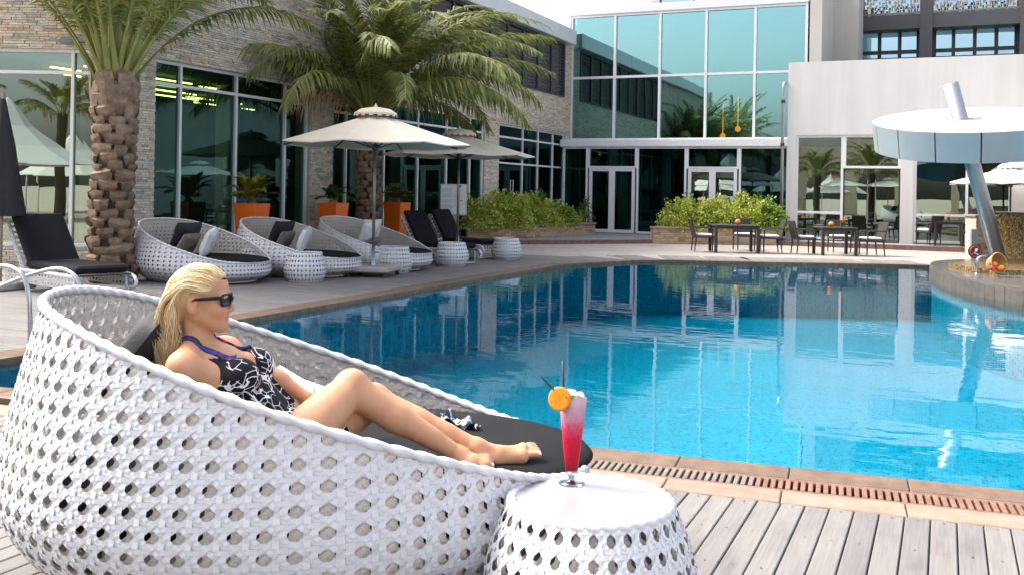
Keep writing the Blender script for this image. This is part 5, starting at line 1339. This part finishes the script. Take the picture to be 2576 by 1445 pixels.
def surfnets(f,lo,h):
    s=f<0; n=np.array(f.shape)-1
    c=[(i,j,k) for i in(0,1) for j in(0,1) for k in(0,1)]
    S=lambda a,o: a[o[0]:o[0]+n[0],o[1]:o[1]+n[1],o[2]:o[2]+n[2]]
    cnt=sum(S(s,o).astype(np.int8) for o in c); mask=(cnt>0)&(cnt<8); I=np.argwhere(mask); N_=len(I)
    idx=np.full(n,-1,np.int32); idx[mask]=np.arange(N_)
    acc=np.zeros((N_,3)); w=np.zeros(N_)
    val={o:f[I[:,0]+o[0],I[:,1]+o[1],I[:,2]+o[2]].astype(float) for o in c}
    for o in c:
        for a in range(3):
            if o[a]==0:
                p=list(o);p[a]=1;p=tuple(p); m=(val[o]<0)!=(val[p]<0)
                t=val[o][m]/(val[o][m]-val[p][m]); q=np.tile(np.array(o,float),(m.sum(),1)); q[:,a]+=t; acc[m]+=q; w[m]+=1
    V=lo+h*(I+acc/w[:,None]); F=[]
    for a in range(3):
        b,d=(a+1)%3,(a+2)%3
        sl0=[slice(None)]*3; sl1=[slice(None)]*3; sl0[a]=slice(0,-1); sl1[a]=slice(1,None)
        s0,s1=s[tuple(sl0)],s[tuple(sl1)]; E=np.argwhere(s0!=s1)
        E=E[(E[:,b]>0)&(E[:,d]>0)&(E[:,b]<n[b])&(E[:,d]<n[d])&(E[:,a]<n[a])]
        if not len(E): continue
        def cell(db,dd):
            q=E.copy(); q[:,b]-=db; q[:,d]-=dd; return idx[q[:,0],q[:,1],q[:,2]]
        Q=np.stack([cell(1,1),cell(0,1),cell(0,0),cell(1,0)],1); fl=s0[E[:,0],E[:,1],E[:,2]]
        Q[~fl]=Q[~fl][:,::-1]; F.append(Q)
    return V,np.concatenate(F)
nrmz=lambda v: v/np.linalg.norm(v)
# joints (lateral, depth, height) as the photograph places them above the cushion
DB=3.60
neck=J(492,868,DB); HO=J(505,752,DB)
shR=J(459,920,3.45); shL=J(566,880,3.76)
hipR=J(722,1143,3.50); hipL=J(765,1112,3.70); pel=(hipR+hipL)/2
kneeR=J(884,970,3.83); kneeL=J(940,1004,3.99)
ankR=Jz(1158,1146,.485); ankL=J(1200,1124,3.95)
elL=J(668,934,3.86); wrL=J(772,1000,3.86)
elR=J(470,1075,3.40); wrR=J(600,1118,3.42)
Sx=nrmz(neck-pel); Wx=shL-shR; Wx=nrmz(Wx-Sx*(Wx@Sx)); Nx=np.cross(Sx,Wx); Nx=Nx if Nx[0]>0 else -Nx
RT=np.array([Wx,Sx,Nx]); Cc=neck+(pel-neck)*.33
hf=nrmz(np.array([1,.05,.02])); hr=nrmz(np.cross(hf,[0,0,1])); hu=np.cross(hr,hf); RH=np.array([hf,hu,hr])   # face forward, up, her right
HS=1.0
def h_(f,u,r): return HO+HS*(f*hf+u*hu+r*hr)
lo=[-1.55,3.2,.40]; hi=[.22,4.25,1.20]
def torso(F,grow=0.,limbs=True):
    g=grow
    F.ell(Cc-Sx*.0,RT,[.142+g,.165+g,.098+g],.02); F.ell(neck+(pel-neck)*.66,RT,[.122+g,.13+g,.085+g],.05)
    F.ell(pel,RT,[.165+g,.115+g,.112+g],.05); F.ell(pel-Nx*.03-Sx*.05+Wx*.07,RT,[.09+g]*3,.04); F.ell(pel-Nx*.03-Sx*.05-Wx*.07,RT,[.09+g]*3,.04)
    for q in(-1,1): F.ell(Cc-Sx*.03+Wx*.072*q+Nx*.078,RT,[.066+g,.066+g,.06+g],.025)
def legs(F,which,g=0.,frac=1.):
    hip,kn,an=(hipR,kneeR,ankR) if which=='R' else (hipL,kneeL,ankL)
    F.cone(hip,hip+(kn-hip)*frac,.102+g,(.102+(.062-.102)*frac)+g,.03)
    if frac<1: return
    F.cone(hip+(kn-hip)*.25+np.array([0,0,.012]),hip+(kn-hip)*.7+np.array([0,0,.0]),.090,.070,.03)
    F.ell(kn+np.array([.0,0,.004]),np.eye(3),[.055,.056,.055],.03)
    sh=nrmz(an-kn); bk=(hip-kn); bk=nrmz(bk-sh*(bk@sh)); L=np.linalg.norm(an-kn)
    F.cone(kn,an,.053,.034,.03); F.cone(kn+sh*L*.14+bk*.022,kn+sh*L*.42+bk*.02,.052,.051,.04); F.cone(kn+sh*L*.42+bk*.016,kn+sh*L*.72+bk*.004,.045,.034,.03)
def foot(F,an,heel,mid,ball,tip,side,k=.018):
    side=np.asarray(side,float)
    F.cone(an,heel,.036,.032,k); F.cone(an,mid,.035,.027,k); F.cone(heel,ball,.028,.024,k); F.cone(mid,ball,.027,.023,k)
    F.cone(heel+side*.5,ball+side*2.2,.024,.021,k); F.cone(mid,ball+side*2,.024,.02,k); F.cone(ball,ball+side*3,.022,.018,k)
    t=tip-ball
    for i in range(5):
        b=ball+side*i*.88; e=b+t*(1,.98,.9,.8,.66)[i]; m=b+(e-b)*.55+np.array([0,0,.005]); r=(.0125,.0095,.009,.0085,.008)[i]
        F.cone(b,m,r*1.05,r*.95,.004); F.cone(m,e,r*.95,r*.88,.002)
def hand(F,wr,el,dirn,side,up):
    d=nrmz(dirn); sd=nrmz(side)
    F.cone(wr,wr+d*.035,.024,.024,.015); c=wr+d*.06
    F.cone(c-sd*.022-d*.02,c-sd*.026+d*.03,.015,.014,.015); F.cone(c+sd*.0-d*.02,c+d*.035,.017,.014,.015); F.cone(c+sd*.022-d*.02,c+sd*.026+d*.03,.015,.013,.015)
    for i,(o,L) in enumerate([(-.032,.072),(-.011,.082),(.011,.078),(.031,.06)]):
        b=c+sd*o+d*.032; m=b+d*L*.5+up*.006; e=m+d*L*.45-up*.012; F.cone(b,m,.0095,.0088,.006); F.cone(m,e,.0088,.0075,.003)
    b=wr+d*.03-sd*.024; m=b+d*.03-sd*.03; F.cone(b,m,.013,.011,.012); F.cone(m,m+d*.032-sd*.008,.0105,.0085,.004)
B=Field(lo,hi,.0052)
torso(B)
for a,q in((shR,-1),(shL,1)):
    B.cone(a,neck+Sx*.0,.05,.046,.03); B.ell(a-Sx*.01,RT,[.056,.058,.054],.03); B.cone(a-Sx*.03,Cc+Wx*.09*q+Sx*.03,.05,.06,.03)
B.cone(neck-Sx*.02,h_(-.018,-.075,0),.057,.05,.025)
B.cone(shL,elL,.046,.036,.02); B.cone(elL,elL+(wrL-elL)*.35,.037,.036,.02); B.cone(elL+(wrL-elL)*.3,wrL,.036,.024,.02)
B.cone(shR,elR,.046,.037,.02); B.cone(elR,wrR,.037,.025,.02)
hand(B,wrL,elL,np.array([.9,.0,-.45]),np.array([0,-1.,0]),np.array([0,0,1.])); hand(B,wrR,elR,np.array([.95,.1,-.25]),np.array([0,1.,0]),np.array([0,0,1.]))
legs(B,'L'); foot(B,ankL,J(1219,1155,3.93),J(1258,1138,3.96),J(1312,1147,3.965),J(1357,1141,3.99),[.002,.0205,.0075])
# head
for c,r,k in[((-.012,.030,0),(.100,.089,.078),.02),((.036,.045,0),(.064,.058,.064),.02),((.036,-.028,0),(.064,.078,.061),.03),((.058,-.072,0),(.040,.038,.040),.02),((.080,-.101,0),(.020,.019,.022),.015)]: B.ell(h_(*c),RH,r,k)
for q in(-1,1):
    B.cone(h_(-.002,-.050,.052*q),h_(.070,-.098,.018*q),.022,.020,.02); B.ell(h_(.072,-.034,.038*q),RH,(.028,.026,.024),.02)
    B.ell(h_(.088,.016,.03*q),RH,(.018,.012,.026),.012)
    ec=h_(-.010,-.012,.080*q); B.ell(ec,RH,(.021,.033,.012),.004); B.ell(h_(-.004,-.008,.094*q),RH,(.012,.020,.009),.002,'sub'); B.ell(h_(.0,-.036,.077*q),RH,(.011,.013,.009),.006)
    B.ell(h_(.104,-.040,.011*q),RH,(.011,.008,.008),.006)
B.cone(h_(.096,.004,0),h_(.117,-.031,0),.009,.0095,.008); B.cone(h_(.098,-.043,0),h_(.113,-.039,0),.010,.0075,.006)
B.ell(h_(.0915,-.064,0),RH,(.012,.0058,.021),.004); B.ell(h_(.0895,-.0745,0),RH,(.012,.0068,.018),.004)
B2=Field(lo,hi,.0052); legs(B2,'R'); foot(B2,ankR,J(1172,1176,3.86),J(1192,1160,3.87),J(1218,1171,3.86),J(1238,1170,3.865),[.001,.018,.004])
d=B2.f; a=B.f; kk=.008; hh=np.clip(.5+.5*(d-a)/kk,0,1); B.f=(d*(1-hh)+a*hh-kk*hh*(1-hh)).astype(f32)
bV,bF=surfnets(B.f,np.array(lo),.0052)
def lapl(V,F,it,lam=.5):
    n=len(V); E=np.concatenate([F[:,[0,1]],F[:,[1,2]],F[:,[2,3]],F[:,[3,0]]]); 
    deg=np.bincount(E.ravel(),minlength=n).astype(float); deg[deg==0]=1
    for _ in range(it):
        s=np.stack([np.bincount(E[:,0],V[E[:,1],i],n)+np.bincount(E[:,1],V[E[:,0],i],n) for i in range(3)],1)/deg[:,None]; V=V+lam*(s-V)
    return V
bV=lapl(bV,bF,2,.4)
hl=(bV-HO)@RH.T/HS   # head-local coordinates of every vertex
col=np.tile(np.array([.52,.275,.155,1.]),(len(bV),1))
lips=np.clip(1.6-np.sqrt(((hl[:,1]+.0695)/.0105)**2+(hl[:,2]/.023)**2+((hl[:,0]-.099)/.02)**2),0,1)*(hl[:,0]>.085)
col[:,:3]+=lips[:,None]*(np.array([.52,.11,.10])-col[:,:3])
blush=np.exp(-(((hl[:,0]-.075)/.03)**2+((hl[:,1]+.035)/.025)**2+((np.abs(hl[:,2])-.055)/.03)**2)); col[:,:3]+=.35*blush[:,None]*(np.array([.62,.26,.18])-col[:,:3])
ear=np.exp(-(((hl[:,0]+.010)/.022)**2+((hl[:,1]+.014)/.034)**2+((np.abs(hl[:,2])-.084)/.012)**2)); col[:,:3]+=.5*ear[:,None]*(np.array([.62,.25,.18])-col[:,:3])
for tp_,r in((J(1357,1141,3.99),.012),(J(1238,1170,3.865),.011)):
    m=np.exp(-(np.linalg.norm(bV-(tp_+np.array([.006,-.002,.008])),axis=1)/r)**4); col[:,:3]+=.8*m[:,None]*(np.array([.8,.72,.7])-col[:,:3])
m=N('skin'); at_=m.n('Attribute',attribute_name='tint'); co=m.coord()
c_=m.mix(.55,at_.outputs['Color'],m.ramp(m.noise(14,6,co,.7),[(.28,(.80,.72,.68)),(.72,(1.12,1.13,1.14))]),'MULTIPLY')
m.base(c_,.5,0,.35); m.b.inputs['Subsurface Weight'].default_value=.18; m.b.inputs['Subsurface Radius'].default_value=(.012,.005,.003); m.bump(m.noise(260,3,co),.08,.002); M['skin']=m.m
root=toW(pel); root[2]=.43
woman=thing('person','person in sunglasses and black patterned halter dress reclining with one knee raised','person',tuple(root))
def wobj(name,V,F,mat,par,attrs=None,smooth=True):
    o=np_obj(name,toW(V),F,mat,par,smooth,attrs); o.location=-woman.location; return o
wobj('body',bV,bF,M['skin'],woman,{'tint':col})
# dress: a second skin over the torso, cut at neckline, back and hem
lo2=np.minimum.reduce([shR,shL,hipR,hipL])-.28; hi2=np.maximum.reduce([shR,shL,hipR,hipL,kneeR])+.12
D=Field(lo2,hi2,.0052); torso(D,.0065); legs(D,'L',.008,.30); legs(D,'R',.008,.27)
for q_ in range(5): # gathers under the bust
    D.cone(Cc-Sx*.10+Wx*(.05*q_-.12)+Nx*.082,Cc-Sx*.22+Wx*(.055*q_-.13)+Nx*.075,.008,.012,.012)
X,Y,Z=np.meshgrid(*D.ax,indexing='ij',sparse=True)
tw_,ts_,tn_=[(X-Cc[0])*RT[i,0]+(Y-Cc[1])*RT[i,1]+(Z-Cc[2])*RT[i,2] for i in range(3)]
aw=np.abs(tw_)
front=np.maximum(ts_-(.012+(.150-aw)*1.75),0.62*(ts_+.055)-aw)   # armhole line; V neck
backc=ts_+.02
reg=np.where(tn_>.0,front,np.maximum(backc,front))
D.f=np.maximum(D.f,(reg*.6).astype(f32))
dV,dF=surfnets(D.f,lo2,.0052); dV=lapl(dV,dF,2,.35)
def dressmat(name,ground,line,scale=16,th=.035):
    m=N(name); co=m.coord('Object')
    n1=m.n('TexNoise',Scale=scale,Detail=1.5,Distortion=.6); m.l(co,n1.inputs['Vector'])
    a=m.math('ABSOLUTE',m.math('SUBTRACT',n1.outputs['Fac'],.5)); l1=m.math('LESS_THAN',a,th*.55)
    n2=m.n('TexVoronoi',Scale=scale*1.6,feature='DISTANCE_TO_EDGE'); m.l(co,n2.inputs['Vector']); l2=m.math('LESS_THAN',n2.outputs['Distance'],th*.8)
    big=m.math('GREATER_THAN',m.noise(scale*.45,1,co),.47); l=m.math('MULTIPLY',m.math('MAXIMUM',l1,l2),big)
    m.base(m.mix(l,ground,line),.75,0,.25); m.bump(m.noise(45,3,co),.35,.008); return m.m
M['dress']=dressmat('dress',(.006,.006,.009),(.72,.72,.76),13,.030)
dress=wobj('dress',dV,dF,M['dress'],woman)
m=N('strap'); co=m.coord('Object'); v=m.n('TexVoronoi',Scale=55.); m.l(co,v.inputs['Vector']); sc=m.n('SeparateXYZ'); m.l(v.outputs['Color'],sc.inputs[0])
m.base(m.ramp(sc.outputs[0],[(0,(.02,.03,.22)),(.45,(.03,.05,.32)),(.62,(.02,.02,.04)),(.78,(.5,.03,.05)),(.9,(.7,.7,.75))],'CONSTANT'),.7); M['strap']=m.m
def wtube(name,pts,r,mat,par,flat=1.,n=8):
    mb=MB(); P=[Vector(toW(np.array(p)))-woman.location for p in pts]
    mb.tube(P,r,n,True,flat); return mb.build(name,mat,par,True)
def spline(pts,n):
    pts=[np.asarray(p,float) for p in pts]; P=[2*pts[0]-pts[1]]+pts+[2*pts[-1]-pts[-2]]; out=[]
    for i in range(1,len(P)-2):
        for j in range(n):
            t=j/n; a,b,c,d=P[i-1:i+3]; out.append(.5*((2*b)+(c-a)*t+(2*a-5*b+4*c-d)*t*t+(-a+3*b-3*c+d)*t**3))
    out.append(pts[-1]); return out
for q in(-1,1):
    pts=[Cc+Wx*.075*q+Sx*.03+Nx*.118,Cc+Wx*.078*q+Sx*.10+Nx*.100,Cc+Wx*.072*q+Sx*.155+Nx*.064,neck+Wx*.058*q+Sx*.03+Nx*.03,neck+Wx*.055*q+Sx*.06-Nx*.012,neck+Sx*.07-Nx*.052]
    pp=spline(pts,6); mb=MB(); pp=[bV[np.argmin(((bV-p)**2).sum(1))]for p in pp]; pp=[(pp[max(i-1,0)]+pp[i]*2+pp[min(i+1,len(pp)-1)])/4 for i in range(len(pp))]
    # ribbon lying on the skin: two thin layers
    cx=neck*.5+Cc*.5
    prev=None
    for i,p in enumerate(pp):
        tg=nrmz(pp[min(i+1,len(pp)-1)]-pp[max(i-1,0)]); axp=neck+Sx*((p-neck)@Sx)*.9; o_=nrmz((p-axp)-tg*((p-axp)@tg)); sd_=np.cross(tg,o_); wd_=.0115 if i>5 else .0115+.0025*(5-i)
        k=mb.pts([Vector(toW(p+sd_*wd_+o_*.004))-woman.location,Vector(toW(p+o_*.008))-woman.location,Vector(toW(p-sd_*wd_+o_*.004))-woman.location,Vector(toW(p-o_*.004))-woman.location])
        if prev is not None:
            for u in range(4): mb.face(prev+u,prev+(u+1)%4,k+(u+1)%4,k+u)
        prev=k
    mb.build('halter_strap',M['strap'],woman,True)
# sunglasses
gz_=link('sunglasses',None,woman)
def hw(f,u,r): return Vector(toW(h_(f,u,r)))-woman.location
M['frame_black']=plain('frame_black',(.004,.004,.005),.35,0,.1,6,0,40,.25); m=N('lens'); m.base((.002,.008,.025),.06,.0,.35); M['lens']=m.m
def rect_ring(cf,cu,cr,w,h,t,wrap):
    P=[]
    for a in range(20):
        an=2*pi*a/20; c,s=math.cos(an),math.sin(an); x=abs(c)**.45*(1 if c>0 else -1)*w/2; y=abs(s)**.55*(1 if s>0 else -1)*h/2
        P.append((cf-wrap*abs(cr+x)**2*10-.0*y,cu+y,cr+x))
    return P
for q in(-1,1):
    ring_=rect_ring(.1105,.001,.034*q,.056,.040,.004,.55); mb=MB(); mb.tube([hw(*p) for p in ring_+[ring_[0]]],.0042,6); mb.build('rim',M['frame_black'],gz_,True)
    mb=MB(); k=mb.pts([hw(*p) for p in ring_]+[hw(ring_[0][0]+.003,.001,.034*q)]); 
    for i in range(20): mb.face(k+i,k+(i+1)%20,k+20)
    k=mb.pts([hw(p[0]-.003,p[1],p[2]) for p in ring_]); mb.face(*[k+i for i in range(20)][::-1]); mb.build('lens',M['lens'],gz_,True)
    mb=MB(); mb.tube([hw(.092,.012,.064*q),hw(.086,.012,.0715*q),hw(.05,.010,.0765*q),hw(.0,.007,.0835*q),hw(-.022,-.004,.0845*q)],[.0065,.0068,.006,.005,.004],6,True,1.); mb.build('temple_arm',M['frame_black'],gz_,True)
mb=MB(); mb.tube([hw(.1105,.008,-.008),hw(.1135,.010,0),hw(.1105,.008,.008)],.004,6); mb.build('bridge',M['frame_black'],gz_,True)
# hair: a solid under-volume and several hundred locks
m=N('hair'); g_=m.n('NewGeometry'); co=m.coord(); rr=m.math('ADD',m.math('MULTIPLY',g_.outputs['Random Per Island'],.5),m.math('MULTIPLY',m.noise(18,3,co),.5))
m.base(m.ramp(rr,[(.15,(.40,.25,.10)),(.38,(.62,.44,.22)),(.62,(.74,.57,.33)),(.9,(.84,.71,.48))]),.38,0,.5); M['hair']=m.m
m=N('hair_under'); m.base((.50,.34,.16),.6); M['hair_under']=m.m
lo3=HO+np.array([-.26,-.16,-.30]); hi3=HO+np.array([.16,.16,.17]); Hf=Field(lo3,hi3,.0048)
Hf.ell(h_(-.016,.034,0),RH,(.103,.094,.084),.01); Hf.ell(h_(-.088,-.03,0),RH,(.036,.085,.066),.04); Hf.ell(h_(-.102,-.10,0),RH,(.022,.075,.052),.03)
X,Y,Z=np.meshgrid(*Hf.ax,indexing='ij',sparse=True); lf,lu,lr=[(X-HO[0])*RH[i,0]+(Y-HO[1])*RH[i,1]+(Z-HO[2])*RH[i,2] for i in range(3)]
al=np.abs(lr); cut=np.maximum(lf-(.074-.5*np.maximum(al-.03,0)-.0*lu)+.55*np.minimum(lu-.088,0)*-1, -1.)
cut2=np.where(lu<.028, lf+.018, -1.)   # leave face and ear free
Hf.f=np.maximum(Hf.f,np.maximum(cut,cut2).astype(f32)); hV,hF=surfnets(Hf.f,lo3,.0048)
hair=wobj('hair',hV,hF,M['hair_under'],woman)
rg=np.random.default_rng(8); mb=MB()
for i in range(1700):
    s=rg.uniform(-1,1); s=np.sign(s)*abs(s)**.8; e=rg.uniform(-.004,.006); st=rg.random()**1.5*.75
    a=abs(s)
    K=[(.089-.040*a*a,.083-.052*a*a,.072*s),(.052-.03*a,.114-.080*a**2.2,.083*s),(.015-.015*a,.121-.082*a**2.2,.086*s),(-.04,.117-.072*a*a,.088*s),(-.098,.066-.055*a*a,.080*s),(-.122-.008*rg.random(),-.03,.074*s)]
    dn=rg.uniform(.13,.27)-.03*a; sp=rg.normal(0,.010); bk_2=rg.normal(-.005,.012)
    K+= [(-.128+bk_2*.8,-.03-dn*.5,.072*s+sp*.5),(-.118+bk_2*1.9+(.045*a),-.03-dn,.068*s+sp)]
    if rg.random()<.45 and a>.6: K=K[:4]+[(-.075,.03-.03*a,.086*s),(-.085+rg.normal(0,.010),-.05,.082*s),(-.088+rg.normal(0,.015),-.03-dn*.55,.076*s),(-.085+rg.normal(0,.02),-.03-dn*.95,.07*s+rg.normal(0,.01))]
    P=spline([h_(f*(1+e*2)-e*.2,u+e,r*(1+e*6)) for f,u,r in K],4); j0=int(st*10); P=P[j0:]
    jit=np.cumsum(rg.normal(0,.0006,(len(P),3)),0); P=[p+jj for p,jj in zip(P,jit)]
    n=len(P); R0=rg.uniform(.0011,.0027)
    if i%9==0: R0=.0008; P=[p+np.array([-.010*(k/n)**2*abs(rg.normal()),0,.004*rg.random()])+hr*.006*np.sign(s)*(k/n) for k,p in enumerate(P)]
    rs_=[R0*(.45+.55*min(1,k/2.))*(1 if k<n*.6 else max(.12,1-(k-n*.6)/(n*.42))) for k in range(n)]
    mb.tube([Vector(toW(p))-woman.location for p in P],rs_,4,False)
lk=mb.build('locks',M['hair'],hair,True); lk.location=woman.location*1.0; stuff(lk)
# earring
mb=MB(); mb.ell(Vector(toW(h_(.012,-.125,-.060)))-woman.location,(.010,.010,.010),10,8); M['gold']=plain('gold',(.6,.42,.16),.3,.9); mb.build('earring',M['gold'],woman,True)
# pillows and cloth round her
pg=Vector(toW(J(366,872,3.72))); pillow('dark grey pillow behind the reclining person in the near pod',pg,(math.radians(-38),math.radians(4),.656-pi/2-.15),.46,.34,.15,M['pillow_grey'],21)
def leafprint():
    m=N('leaf_print'); co=m.coord('Object'); w1=m.n('TexWave',Scale=14.,Distortion=2.2,wave_type='BANDS'); w1.inputs['Detail'].default_value=1.; m.l(m.map(co,(1,1,1),(.0,.6,.3)),w1.inputs['Vector'])
    v=m.n('TexVoronoi',Scale=7.,feature='DISTANCE_TO_EDGE'); m.l(co,v.inputs['Vector'])
    l=m.math('MAXIMUM',m.math('GREATER_THAN',w1.outputs['Fac'],.94),m.math('LESS_THAN',v.outputs['Distance'],.014))
    m.base(m.mix(l,(.68,.67,.66),(.06,.06,.06)),.9); return m.m
M['leaf_print']=leafprint()
pl_=Vector(toW(J(704,1034,3.98))); pillow('white pillow with black leaf outlines beside the reclining person',pl_,(math.radians(-38),math.radians(5),.656-pi/2+.5),.42,.34,.13,M['leaf_print'],22)
# knotted scarf lying on the cushion
a_,b_=Jz(1068,1040,.445),Jz(1205,1080,.445); n_,m2=40,12; Vv=[]; rg=np.random.default_rng(3); ph=rg.uniform(0,6,8)
dv=nrmz(b_-a_); sv=np.array([-dv[1],dv[0],0])
for i in range(n_):
    t=i/(n_-1); wd_=.06*(1-.75*t**3)+.01*math.sin(t*9)
    for j in range(m2):
        q=j/(m2-1)*2-1; z=.012+.012*math.sin(t*17+q*3+ph[0])+.010*math.sin(t*31+q*5+ph[1])+.012*(1-q*q)
        Vv.append(a_+(b_-a_)*t+sv*(q*wd_+.012*math.sin(t*13+ph[2]))+np.array([0,0,max(.001,z)]))
Fv=[(i*m2+j,(i+1)*m2+j,(i+1)*m2+j+1,i*m2+j+1) for i in range(n_-1) for j in range(m2-1)]
M['scarf']=dressmat('scarf',(.012,.012,.03),(.62,.64,.8),30,.075)
sc_=np_obj('scarf',toW(np.array(Vv)),np.array(Fv),M['scarf']); tag(sc_,'black and white patterned scarf lying on the black cushion by the feet','scarf')
md_=sc_.modifiers.new('thick','SOLIDIFY'); md_.thickness=.004
